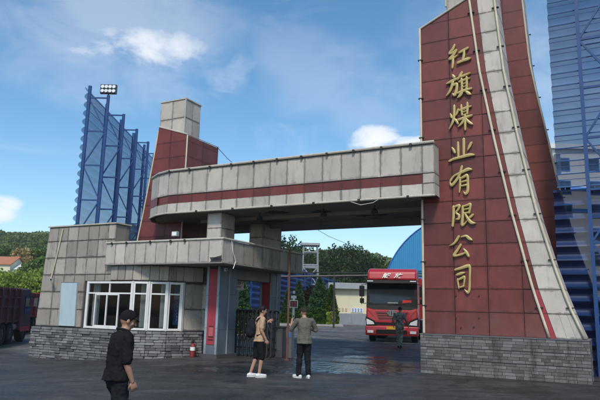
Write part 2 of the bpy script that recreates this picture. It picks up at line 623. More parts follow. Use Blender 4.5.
red_led = M('red_characters', (0.55, 0.03, 0.03), 0.5, var=0)
blue_p = M('blue_paint', (0.04, 0.16, 0.50), 0.5, var=0.1)
bark = M('bark', (0.085, 0.065, 0.045), 0.9, var=0.3, vscale=8, bump=0.6, bscale=30)


# ------------------------------------------------------------------ ground
def ground_material():
    m = bpy.data.materials.new('wet_asphalt')
    m.use_nodes = True
    t = m.node_tree
    b = t.nodes['Principled BSDF']
    geo = N(t, 'ShaderNodeNewGeometry')
    pos = geo.outputs['Position']
    sep = N(t, 'ShaderNodeSeparateXYZ')
    t.links.new(pos, sep.inputs[0])

    def noise(sc, det=6, rough=0.6, dist=0.0, scale=(1, 1, 1)):
        mp = N(t, 'ShaderNodeMapping')
        mp.inputs['Scale'].default_value = scale
        t.links.new(pos, mp.inputs[0])
        n = N(t, 'ShaderNodeTexNoise')
        n.inputs['Scale'].default_value = sc
        n.inputs['Detail'].default_value = det
        n.inputs['Roughness'].default_value = rough
        n.inputs['Distortion'].default_value = dist
        t.links.new(mp.outputs[0], n.inputs['Vector'])
        return n.outputs['Fac']

    def rng(v, a, b_, c=0.0, d=1.0):
        mr = N(t, 'ShaderNodeMapRange', interpolation_type='SMOOTHSTEP')
        mr.inputs['From Min'].default_value = a
        mr.inputs['From Max'].default_value = b_
        mr.inputs['To Min'].default_value = c
        mr.inputs['To Max'].default_value = d
        t.links.new(v, mr.inputs['Value'])
        return mr.outputs[0]

    def blob(cx, cy, a, b_, rot=0.0):
        x = mth(t, 'SUBTRACT', sep.outputs[0], cx)
        y = mth(t, 'SUBTRACT', sep.outputs[1], cy)
        xr = mth(t, 'ADD', mth(t, 'MULTIPLY', x, cos(rot)), mth(t, 'MULTIPLY', y, sin(rot)))
        yr = mth(t, 'SUBTRACT', mth(t, 'MULTIPLY', y, cos(rot)), mth(t, 'MULTIPLY', x, sin(rot)))
        xr = mth(t, 'DIVIDE', xr, a)
        yr = mth(t, 'DIVIDE', yr, b_)
        r2 = mth(t, 'ADD', mth(t, 'MULTIPLY', xr, xr), mth(t, 'MULTIPLY', yr, yr))
        return mth(t, 'SUBTRACT', 1.0, r2, True)
    # where water stands: hollows of the noise, deepest in the wheel-worn area in the gateway
    warp = noise(0.9, 8, 0.62, 1.2, (1.0, 1.4, 1))
    reg = blob(1.9, 19.2, 2.9, 3.3, -0.25)
    reg = mth(t, 'MAXIMUM', reg, mth(t, 'MULTIPLY', blob(-1.6, 16.9, 2.6, 1.6), 0.55))
    reg = mth(t, 'MAXIMUM', reg, mth(t, 'MULTIPLY', blob(2.6, 22.6, 1.4, 0.8), 0.8))
    reg = mth(t, 'MAXIMUM', reg, mth(t, 'MULTIPLY', blob(-1.4, 10.8, 1.2, 0.7), 0.25))
    k = mth(t, 'ADD', mth(t, 'MULTIPLY', reg, 0.42), warp)
    pud = rng(k, 0.66, 0.74)
    damp = rng(mth(t, 'ADD', mth(t, 'MULTIPLY', reg, 0.5), noise(0.35, 7, 0.6, 0.8)), 0.36, 0.72)
    # lighter, drier tarmac beyond the gate
    far = rng(mth(t, 'ADD', sep.outputs[1], mth(t, 'MULTIPLY', noise(0.3, 5), 6)), 25, 31)
    dry = mth(t, 'MULTIPLY', far, rng(noise(0.5, 7, 0.65, 1.0, (0.45, 1.8, 1)), 0.36, 0.62))
    grain = noise(38, 5, 0.85)
    ripple = noise(5.0, 3, 0.5, 0.4, (1, .6, 1))
    big = noise(1.8, 7, 0.65)
    tracks = noise(0.7, 7, 0.7, 0.6, (0.35, 2.6, 1))
    mid = noise(7.5, 6, 0.75, 0.5)
    tracks2 = noise(1.0, 7, 0.7, 0.3, (2.4, 0.35, 1))
    col = N(t, 'ShaderNodeMix', data_type='RGBA')
    col.inputs['A'].default_value = (0.056, 0.054, 0.052, 1)
    col.inputs['B'].default_value = (0.019, 0.019, 0.019, 1)
    t.links.new(damp, col.inputs['Factor'])
    c2 = N(t, 'ShaderNodeMix', data_type='RGBA')
    t.links.new(dry, c2.inputs['Factor'])
    t.links.new(col.outputs['Result'], c2.inputs['A'])
    c2.inputs['B'].default_value = (0.17, 0.165, 0.155, 1)
    f = mth(t, 'ADD', mth(t, 'MULTIPLY', mth(t, 'SUBTRACT', grain, 0.5), 2.6), 1.0)
    f = mth(t, 'MULTIPLY', f, mth(t, 'ADD', mth(t, 'MULTIPLY', mth(t, 'SUBTRACT', big, 0.5), 1.6), 1.0))
    f = mth(t, 'MULTIPLY', f, mth(t, 'ADD', mth(t, 'MULTIPLY', mth(t, 'SUBTRACT', tracks, 0.5), 1.9), 1.0))
    f = mth(t, 'MULTIPLY', f, mth(t, 'ADD', mth(t, 'MULTIPLY', mth(t, 'SUBTRACT', tracks2, 0.5), 0.9), 1.0))
    f = mth(t, 'MULTIPLY', f, mth(t, 'ADD', mth(t, 'MULTIPLY', mth(t, 'SUBTRACT', mid, 0.5), 2.2), 1.0))
    dx_ = mth(t, 'SUBTRACT', sep.outputs[0], -12.0)
    dy_ = mth(t, 'SUBTRACT', sep.outputs[1], 26.0)
    rad = mth(t, 'SQRT', mth(t, 'ADD', mth(t, 'MULTIPLY', dx_, dx_), mth(t, 'MULTIPLY', dy_, dy_)))
    rad = mth(t, 'ADD', rad, mth(t, 'MULTIPLY', mth(t, 'SUBTRACT', noise(0.25, 3), 0.5), 2.0))
    rut = None
    for R_ in (12.2, 14.1, 15.9, 17.8, 19.3):
        q = mth(t, 'SUBTRACT', 1.0, mth(t, 'DIVIDE', mth(t, 'ABSOLUTE', mth(t, 'SUBTRACT', rad, R_)), 0.30), True)
        rut = q if rut is None else mth(t, 'MAXIMUM', rut, q)
    rut = mth(t, 'MULTIPLY', rng(rut, 0.1, 0.6), rng(noise(1.2, 5, 0.7), 0.38, 0.6))
    wet2 = rng(noise(1.5, 9, 0.72, 0.8, (0.55, 1.5, 1)), 0.47, 0.60)
    f = mth(t, 'MULTIPLY', f, mth(t, 'SUBTRACT', 1.0, mth(t, 'MULTIPLY', wet2, 0.45)))
    f = mth(t, 'MULTIPLY', f, mth(t, 'SUBTRACT', 1.0, mth(t, 'MULTIPLY', rut, 0.5)))
    f = mth(t, 'MAXIMUM', f, 0.25)
    vm = N(t, 'ShaderNodeVectorMath', operation='SCALE')
    t.links.new(c2.outputs['Result'], vm.inputs[0])
    t.links.new(f, vm.inputs['Scale'])
    t.links.new(vm.outputs[0], b.inputs['Base Color'])
    ro = mth(t, 'SUBTRACT', 0.60, mth(t, 'MULTIPLY', damp, 0.20))
    ro = mth(t, 'ADD', ro, mth(t, 'MULTIPLY', mth(t, 'SUBTRACT', tracks, 0.5), 0.35))
    ro = mth(t, 'ADD', ro, mth(t, 'MULTIPLY', mth(t, 'SUBTRACT', mid, 0.5), 0.7))
    ro = mth(t, 'SUBTRACT', ro, mth(t, 'MULTIPLY', rut, 0.12))
    ro = mth(t, 'MULTIPLY', ro, mth(t, 'SUBTRACT', 1.25, mth(t, 'MULTIPLY', wet2, 0.70)))
    ro = mth(t, 'MAXIMUM', ro, mth(t, 'MULTIPLY', far, 0.60))
    ro = mth(t, 'MAXIMUM', ro, mth(t, 'MULTIPLY', dry, 0.9))
    ro = mth(t, 'MULTIPLY', ro, mth(t, 'SUBTRACT', 1.0, mth(t, 'MULTIPLY', pud, 0.80)))
    t.links.new(ro, b.inputs['Roughness'])
    b.inputs['Specular IOR Level'].default_value = 0.5
    bp = N(t, 'ShaderNodeBump')
    bp.inputs['Distance'].default_value = 0.018
    t.links.new(mth(t, 'SUBTRACT', 0.9, mth(t, 'MULTIPLY', pud, 0.35)), bp.inputs['Strength'])
    t.links.new(mth(t, 'ADD', mth(t, 'MULTIPLY', mth(t, 'ADD', mth(t, 'ADD', grain, mid), mth(t, 'MULTIPLY', big, 1.2)), mth(t, 'SUBTRACT', 1.0, pud)), mth(t, 'MULTIPLY', ripple, mth(t, 'MULTIPLY', pud, 5.0))), bp.inputs['Height'])
    t.links.new(bp.outputs[0], b.inputs['Normal'])
    return m


def grid_mesh(name, xs, ys, zf, mat):
    X, Y = np.meshgrid(xs, ys)
    Z = np.array([[zf(x, y) for x in xs] for y in ys])
    V = np.stack([X, Y, Z], -1).reshape(-1, 3)
    nx, ny = len(xs), len(ys)
    F = [(j * nx + i, j * nx + i + 1, (j + 1) * nx + i + 1, (j + 1) * nx + i) for j in range(ny - 1) for i in range(nx - 1)]
    me = bpy.data.meshes.new(name)
    me.from_pydata(V.tolist(), [], F)
    me.shade_smooth()
    me.materials.append(mat)
    o = bpy.data.objects.new(name, me)
    COL.objects.link(o)
    o['kind'] = 'structure'
    return o


xs = np.concatenate([[-900, -300, -120, -60], np.arange(-30, 30, 0.75), [30, 60, 120, 300, 900]])
ys = np.concatenate([[-300, -60, -15], np.arange(-5, 46, 0.75), [50, 60, 90, 140, 250, 500, 1400]])
grid_mesh('ground', xs, ys, gz, ground_material())

hill_m = M('hill_soil', (0.05, 0.075, 0.03), 0.95, var=0.35, vscale=0.04)


def hill_z(x, y):
    ridge = 40 * math.exp(-((y - 330) / 110) ** 2)
    m = 0.92 + 0.10 * sin(x * 0.021 + 2.2) + 0.06 * sin(x * 0.05)
    slope = 1.06 + 0.18 * sst((-90 - x) / 120) - 0.34 * sst((x + 110) / 110)
    n = mnoise.noise(Vector((x * 0.02, y * 0.02, 3))) * 5
    return (ridge * m * slope + n * sst((y - 180) / 80)) * sst((y - 150) / 120) - 0.6


grid_mesh('hills', np.linspace(-520, 520, 90), np.linspace(150, 620, 50), hill_z, hill_m)


# ------------------------------------------------------------------ fast leaf clouds
def leaf_mesh(name, P, size, mat, parent=None, aspect=1.6, flat=0.0, quad=True):
    """one small quad per point of P, randomly turned"""
    n = len(P)
    a = RNG.normal(size=(n, 3))
    a /= np.linalg.norm(a, axis=1)[:, None]
    b = RNG.normal(size=(n, 3))
    b[:, 2] *= (1 - flat)
    b -= a * (a * b).sum(1)[:, None]
    b /= np.linalg.norm(b, axis=1)[:, None]
    s = (size * RNG.uniform(0.6, 1.4, n))[:, None]
    q = np.stack([P - a * s * aspect / 2, P + b * s * 0.5, P + a * s * aspect / 2, P - b * s * 0.5], 1).reshape(-1, 3)
    me = bpy.data.meshes.new(name)
    me.vertices.add(4 * n)
    me.vertices.foreach_set('co', q.astype(np.float32).ravel())
    me.loops.add(4 * n)
    me.loops.foreach_set('vertex_index', np.arange(4 * n, dtype=np.int32))
    me.polygons.add(n)
    me.polygons.foreach_set('loop_start', np.arange(0, 4 * n, 4, dtype=np.int32))
    me.update()
    me.validate()
    me.materials.append(mat)
    o = bpy.data.objects.new(name, me)
    COL.objects.link(o)
    if parent:
        o.parent = parent
    return o


def crown_points(blobs, per_m3, shell=0.5):
    out = []
    for (cx, cy, cz, rx, ry, rz) in blobs:
        n = max(30, int(per_m3 * rx * ry * rz * 4.2))
        v = RNG.normal(size=(n, 3))
        v /= np.linalg.norm(v, axis=1)[:, None]
        r = (shell + (1 - shell) * RNG.uniform(0, 1, n)) * (1 + 0.18 * np.sin(v[:, 0] * 7 + cx) * np.cos(v[:, 2] * 6 + cy))
        out.append(np.stack([cx + v[:, 0] * r * rx, cy + v[:, 1] * r * ry, cz + v[:, 2] * r * rz], 1))
    return np.concatenate(out)


leaf_dark = M_leaf('dark_poplar_leaves', (0.013, 0.034, 0.012), (0.075, 0.13, 0.045), 0.45, 0.3)
leaf_mid = M_leaf('mid_green_leaves', (0.040, 0.090, 0.022), (0.17, 0.26, 0.07), 0.35, 0.3)
leaf_bright = M_leaf('bright_green_leaves', (0.085, 0.15, 0.025), (0.32, 0.42, 0.09), 0.3, 0.35)
leaf_con = M_leaf('conifer_needles', (0.020, 0.062, 0.028), (0.085, 0.17, 0.075), 1.2, 0.2)
leaf_con2 = M_leaf('yellow_green_needles', (0.03, 0.065, 0.012), (0.10, 0.16, 0.03), 1.2, 0.2)
leaf_plum = M_leaf('plum_leaves', (0.012, 0.009, 0.009), (0.036, 0.026, 0.022), 1.0, 0.2)
leaf_tan = M_leaf('flowering_tan', (0.24, 0.20, 0.08), (0.50, 0.38, 0.20), 0.5, 0.3)
leaf_hedge = M_leaf('hedge_leaves', (0.020, 0.055, 0.012), (0.075, 0.14, 0.03), 1.0, 0.25)
leaf_hill = M_leaf('hill_forest_leaves', (0.075, 0.12, 0.035), (0.30, 0.36, 0.14), 0.03, 0.2, 0.6)


def tree(name, label, cat, x, y, h, wd, mat, group=None, nblob=9, per=14, size=0.35, slim=1.0, trunk_h=0.25, z=None, bottom=0.18, spire=False):
    z0 = gz(x, y) if z is None else z
    t = thing(name, label, cat, (x, y, z0), random.uniform(0, 6), group)
    mb = MB()
    tr = [(0, 0, -0.2), (0.05 * wd, 0, h * 0.3), (-0.03 * wd, 0.03 * wd, h * 0.6), (0, 0, h * 0.88)]
    mb.tube(tr, 0.028 * h + 0.03, 8, 0.02)
    for k in range(7):
        a = k * 2.4 + random.random()
        zz = h * (0.28 + 0.08 * k)
        L = wd * 0.38 * (1 - 0.07 * k)
        mb.tube([(0, 0, zz), (cos(a) * L * 0.5, sin(a) * L * 0.5, zz + L * 0.45), (cos(a) * L, sin(a) * L, zz + L * 0.9)], 0.010 * h + 0.02, 5, 0.012)
    mb.build('trunk', bark, t)
    bl = []
    for k in range(nblob):
        f = (k + 0.5) / nblob
        zz = h * (bottom + (0.93 - bottom) * f)
        ww = wd * 0.5 * (sin(pi * (0.12 + 0.80 * f)) ** 0.7) * slim
        if spire:
            ww = wd * 0.5 * (1 - f) ** 0.55 + .35
        a = random.uniform(0, 6.28)
        for q in range(3 if ww > 0.8 else 1):
            aa = a + q * 2.1
            o = ww * 0.55 * random.uniform(0.5, 1.2)
            rr = ww * random.uniform(0.42, 0.66)
            bl.append((cos(aa) * o, sin(aa) * o, zz + random.uniform(-.5, .5) * h / nblob, rr, rr, max(rr * 0.8, h / nblob * 0.75)))
    leaf_mesh('crown', crown_points(bl, per), size, mat, t)
    return t


def conifer(name, label, cat, x, y, h, wd, mat, group=None, n=9000, size=0.14, round_=0.75):
    t = thing(name, label, cat, (x, y, gz(x, y)), random.uniform(0, 6), group)
    MB().tube([(0, 0, -0.1), (0, 0, h * 0.9)], 0.03 * h, 7, 0.02).build('trunk', bark, t)
    f = RNG.uniform(0, 1, n) ** 1.5
    a = RNG.uniform(0, 2 * pi, n)
    ph = RNG.uniform(0, 6, 3)
    R = wd * 0.5 * (1 - f) ** round_ * (1 + 0.10 * np.sin(5 * a + ph[0] + 9 * f) + 0.10 * np.sin(38 * f + 2 * a + ph[1]) + 0.06 * np.sin(11 * a + ph[2]))
    R *= np.where(f < 0.06, 0.75 + 4 * f, 1)
    r = R * (0.55 + 0.5 * RNG.uniform(0, 1, n) ** 0.5)
    P = np.stack([r * np.cos(a), r * np.sin(a), 0.12 + f * (h - 0.12)], 1)
    leaf_mesh('crown', P, size, mat, t, aspect=2.2)
    return t


# forest on the hills: nobody could count it
def forest():
    n = 9000
    X = RNG.uniform(-330, 260, n)
    Y = RNG.uniform(175, 350, n)
    keep = (np.abs(X / Y) < 0.62)
    X, Y = X[keep], Y[keep]
    pts = []
    for x, y in zip(X, Y):
        z = hill_z(x, y)
        if z < 0:
            z = 0
        s = random.uniform(1.6, 3.6)
        k = 44
        v = RNG.normal(size=(k, 3))
        v /= np.linalg.norm(v, axis=1)[:, None]
        v[:, 2] = np.abs(v[:, 2]) * 1.1
        pts.append(np.array([x, y, z]) + v * s)
    o = leaf_mesh('hillside_forest', np.concatenate(pts), 1.0, leaf_hill, None, 1.3)
    tag(o, 'dense green scrub and trees covering the distant hills', None, None, 'stuff')


forest()


# ------------------------------------------------------------------ entrance pylons
def interp(tab, z):
    if z <= tab[0][0]:
        return tab[0][1]
    for (a, b), (c, d) in zip(tab, tab[1:]):
        if z <= c:
            return b + (d - b) * (z - a) / (c - a)
    return tab[-1][1]


T1 = [(1.1, -1.57), (2.36, -1.92), (4.58, -2.4), (6.67, -2.78), (8.89, -3.14), (11.22, -3.37), (13, -3.5)]
WL = [(1.1, -1.42), (2.36, -1.80), (4.58, -2.27), (6.65, -2.64), (8.86, -2.98), (11.2, -3.17), (13, -3.28)]
T2 = [(1.1, -.72), (2.0, -1.07), (3, -1.36), (4.54, -1.74), (6.59, -2.12), (8.77, -2.45), (11.04, -2.63), (13, -2.73)]
RR = [(1.0, 0.15), (2.25, -.50), (4.05, -1.03), (6.2, -1.48), (7.7, -1.70), (9.5, -2.0), (10.6, -2.16), (13, -2.3), (16, -2.42)]
SL = -4.95


def topz(s):
    return 10.58 + max(0.0, s + 4.95) * 0.47


def clip_top(poly):
    out = []
    n = len(poly)
    for i in range(n):
        p, q = poly[i], poly[(i + 1) % n]
        fp, fq = topz(p[0]) - p[1], topz(q[0]) - q[1]
        if fp >= 0:
            out.append(p)
        if fp * fq < 0:
            k = fp / (fp - fq)
            out.append((p[0] + (q[0] - p[0]) * k, p[1] + (q[1] - p[1]) * k))
    return out


def gate_thing(name, label, cat, s, d, group=None):
    t = thing(name, label, cat, G(s, d, 0), -A, group)
    return t, (s, d, 0)


def panel(pts, th, mat, parent, off, name='panel', gap=0.010):
    return MB().qpanel(pts, th + random.uniform(-.0025, .0025), gap).build(name, mat, parent, off)


ZT = 13.0
D0, D1 = 17.2, 18.3
pyl, off = gate_thing('entrance_pylon', 'tall red gate pylon with golden characters flaring right on a grey brick base', 'gate pylon', -3, 17.8)
zs = [1.1 + i * 0.64 for i in range(19)]
zs[-1] = ZT
core = MB()
for za, zb in zip(zs, zs[1:]):
    pl = clip_top([(SL + .02, za), (interp(T2, za) - .02, za), (interp(T2, zb) - .02, zb), (SL + .02, zb)])
    if len(pl) < 3:
        continue
    core.add([(a, D0 + .03, b) for a, b in pl] + [(a, D1 - .03, b) for a, b in pl],
             [tuple(range(len(pl))), tuple(range(2 * len(pl) - 1, len(pl) - 1, -1))] +
             [(i, i + len(pl), (i + 1) % len(pl) + len(pl), (i + 1) % len(pl)) for i in range(len(pl))])
core.build('core', joint_red, pyl, off)
cols = [SL, -4.05, -3.12, -2.2, -1.2]
for za, zb in zip(zs, zs[1:]):
    for ca, cb in zip(cols, cols[1:]):
        ea, eb = interp(T1, za) , interp(T1, zb)
        if ca > max(ea, eb) - 0.03:
            continue
        pl = [(ca, za), (min(cb, ea), za), (min(cb, eb), zb), (ca if ca < eb else eb, zb)]
        pl = clip_top(pl)
        if len(pl) < 3:
            continue
        # drop doubled corners
        q = []
        for p in pl:
            if not q or (abs(p[0] - q[-1][0]) + abs(p[1] - q[-1][1])) > 0.02:
                q.append(p)
        if len(q) >= 3:
            panel([(a, D0 + .03, b) for a, b in q], .03, red_clad, pyl, off, gap=0.008)
    # red strip between first tube and pale band
    a0, a1, b1, b0 = interp(T1, za), interp(WL, za), interp(WL, zb), interp(T1, zb)
    panel([(a0, D0 + .03, za), (a1, D0 + .03, za), (b1, D0 + .03, zb), (b0, D0 + .03, zb)], .02, red_bright if za < 2 else red_clad, pyl, off, 'strip', 0.003)
    # pale band, front and right flank
    a0, a1, b1, b0 = interp(WL, za), interp(T2, za), interp(T2, zb), interp(WL, zb)
    if za < 1.5:
        mid0, mid1 = a0 + (a1 - a0) * .36, b0 + (b1 - b0) * .42
        m20, m21 = a0 + (a1 - a0) * .68, b0 + (b1 - b0) * .72
        spl = [(a0, mid0, mid1, b0), (mid0, m20, m21, mid1), (m20, a1, b1, m21)]
    else:
        spl = [(a0, a1, b1, b0)]
    for (p0, p1, q1, q0) in spl:
        panel([(p0, D0 + .03, za), (p1, D0 + .03, za), (q1, D0 + .03, zb), (q0, D0 + .03, zb)], .035, white_clad, pyl, off, gap=0.006)
    panel([(a1 - .02, D0 + .0, za), (a1 - .02, D1 - .03, za), (b1 - .02, D1 - .03, zb), (b1 - .02, D0 + .0, zb)], .035, white_clad, pyl, off, gap=0.006)
    # left flank
    if zb < topz(SL) + .3:
        zz = min(zb, topz(SL))
        panel([(SL + .02, D1 - .03, za), (SL + .02, D0 + .03, za), (SL + .02, D0 + .03, zz), (SL + .02, D1 - .03, zz)], .03, red_clad, pyl, off)
# grey block behind the sloping top
gb = MB().box(-4.12, -3.35, D0 + .09, D1 - .05, 10.9, 13.6).build('top_block', joint, pyl, off)
for k in range(4):
    panel([(-4.12, D0 + .09, 10.9 + k * .67), (-3.35, D0 + .09, 10.9 + k * .67), (-3.35, D0 + .09, 11.57 + k * .67), (-4.12, D0 + .09, 11.57 + k * .67)], .025, concrete, gb, (0, 0, 0), gap=.010).location = (0, 0, 0)
    gb.children[-1].data.transform(Matrix.Translation((-off[0], -off[1], 0)))
# edge tubes with brackets
for tab, x_, nm in ((T1, D0 - .03, 'light_tube'), (T2, D0 - .03, 'light_tube')):
    pts = [(interp(tab, z) - .02, x_, z) for z in np.arange(1.12, 13.0, .35)]
    MB().tube(pts, .038, 8).build(nm, cream_metal, pyl, off, smooth=True)
    for z in np.arange(1.9, 12.8, 1.27):
        s_ = interp(tab, z)
        MB().cbox((s_ - .02, D0 - .005, z), .20, .09, .028).build('bracket', black_m, pyl, off)
MB().tube([(SL - .01, D0 - .02, 1.12), (SL - .01, D0 - .02, 10.6)], .036, 8).build('light_tube', cream_metal, pyl, off)
for z in np.arange(1.9, 10.4, 1.27):
    MB().cbox((SL, D0 - .01, z), .15, .10, .03).build('bracket', black_m, pyl, off)
MB().tube([(SL, D0 - .01, 10.6), (-3.35, D0 - .01, topz(-3.35) + .02)], .035, 8).build('top_trim', trim_m, pyl, off)
MB().tube([(-4.13, D0 + .05, 11.2), (-4.13, D0 + .05, 13.6)], .03, 8).build('top_trim', trim_m, pyl, off)
# marks left by a removed notice board: bolt heads and faint lines low on the pylon
for (px, py) in ((456, 296), (479, 296), (456, 318), (479, 318), (461, 328), (474, 327)):
    s_, z_ = at_d(px, py, D0)
    MB().cbox((s_, D0 - .01, z_), .035, .03, .035).build('bolt', black_m, pyl, off)

# plinth of grey bricks
plinth = MB().box(-5.03, -.66, 17.11, 18.40, -.05, 1.07).build('plinth', mortar, pyl, off)
ub = MB().cbox((0, 0, 0), 1, 1, 1)
bmesh_brick = bpy.data.meshes.new('brick')
_b = bmesh.new()
bmesh.ops.create_cube(_b, size=1)
_b.to_mesh(bmesh_brick)
_b.free()
bmesh_brick.materials.append(brick_m)


def lay(me, parent, off, p0, p1, z0, z1, rows, ln, depth, nrm, name, zvar=0.0, jit=.012, course=()):
    """lay pieces along the plan line p0-p1 (gate frame); returns count"""
    p0, p1 = Vector((*p0, 0)), Vector((*p1, 0))
    L = (p1 - p0).length
    t = (p1 - p0) / L
    ang = math.atan2(t.y, t.x)
    n = Vector(nrm).to_3d().normalized()
    h = (z1 - z0) / rows
    c = 0
    for r in range(rows):
        x = -random.uniform(0, ln * .6)
        while x < L - .02:
            l_ = ln * random.uniform(.65, 1.35)
            a, b = max(0, x), min(L, x + l_)
            x += l_
            if b - a < .05:
                continue
            pr = random.uniform(0, jit)
            gap = .010
            extra = .012 if r in course else 0
            cc = p0 + t * ((a + b) / 2) + n * (pr - depth / 2 + .012)
            inst(me, name, parent, (cc.x - off[0], cc.y - off[1], z0 + h * (r + .5) - extra / 2), (b - a - gap, depth, h - .009 - extra), (0, 0, ang))
            c += 1
    return c


nb = lay(bmesh_brick, plinth, off, (-5.05, 17.11), (-.64, 17.11), .0, 1.07, 13, .262, .06, (0, -1), 'brick', course=(4, 8))
nb += lay(bmesh_brick, plinth, off, (-.66, 17.11), (-.66, 18.40), .0, 1.07, 13, .32, .06, (1, 0), 'brick', course=(4, 8))
print('bricks', nb)
MB().box(-5.06, -.63, 17.08, 18.42, 1.072, 1.10).build('coping', M('brick_coping', (0.13, 0.13, 0.135), .85, var=.25, streak=.5), pyl, off)

# core between the front and the rear fin, rear fin
rear, off = gate_thing('rear_pylon', 'plain red slab pylon with pale curved edge rising behind the lettered pylon', 'gate pylon', -3, 21.7)
rc = MB()
zr = [0.0] + [0.46 + i * 0.64 for i in range(25)]
for za, zb in zip(zr, zr[1:]):
    rc.add([(-4.9, 21.23, za), (interp(RR, za) - .02, 21.23, za), (interp(RR, zb) - .02, 21.23, zb), (-4.9, 21.23, zb),
            (-4.9, 22.37, za), (interp(RR, za) - .02, 22.37, za), (interp(RR, zb) - .02, 22.37, zb), (-4.9, 22.37, zb)],
           [(0, 1, 2, 3), (7, 6, 5, 4), (1, 5, 6, 2), (4, 0, 3, 7), (3, 2, 6, 7), (0, 4, 5, 1)])
rc.build('core', joint_red, rear, off)
for za, zb in zip(zr, zr[1:]):
    ea, eb = interp(RR, za), interp(RR, zb)
    cut = [-4.9, -3.9, -3.0]
    for ca, cb in zip(cut, cut[1:] + [99]):
        q = [(ca, za), (min(cb, ea), za), (min(cb, eb), zb), (ca, zb)]
        panel([(a, 21.23, b) for a, b in q], .03, red_clad, rear, off, gap=.005)
    panel([(ea - .02, 21.2, za), (ea - .02, 22.4, za), (eb - .02, 22.4, zb), (eb - .02, 21.2, zb)], .03, white_clad, rear, off)
for z in np.arange(2, 13, 1.27):
    MB().cbox((interp(RR, z) + .03, 22.4, z), .10, .05, .03).build('bracket', black_m, rear, off)
MB().tube([(interp(RR, z) + .005, 21.2, z) for z in np.arange(.1, 15.9, .4)], .03, 6).build('light_tube', cream_metal, rear, off)
# a box lamp on the flank of the rear fin
MB().cbox((-1.52, 22.5, 7.05), .22, .16, .75).build('box_lamp', white_p, rear, off, bevel=.02)

# the cross wall that ties the two fins together
tie, off = gate_thing('tie_wall', 'red panelled wall closing the gap between the two fins of the right gate pylon', 'wall', -3.7, 19.7)
MB().box(-4.7, -2.95, 18.31, 21.19, 0, 9.4).build('core', joint_red, tie, off)
for k in range(14):
    za, zb = k * .67, (k + 1) * .67
    for da, db in ((18.35, 19.75), (19.75, 21.15)):
        panel([(-4.7, db, za), (-4.7, da, za), (-4.7, da, zb), (-4.7, db, zb)], .03, red_clad, tie, off)
        panel([(-2.95, da, za), (-2.95, db, za), (-2.95, db, zb), (-2.95, da, zb)], .03, red_clad, tie, off)

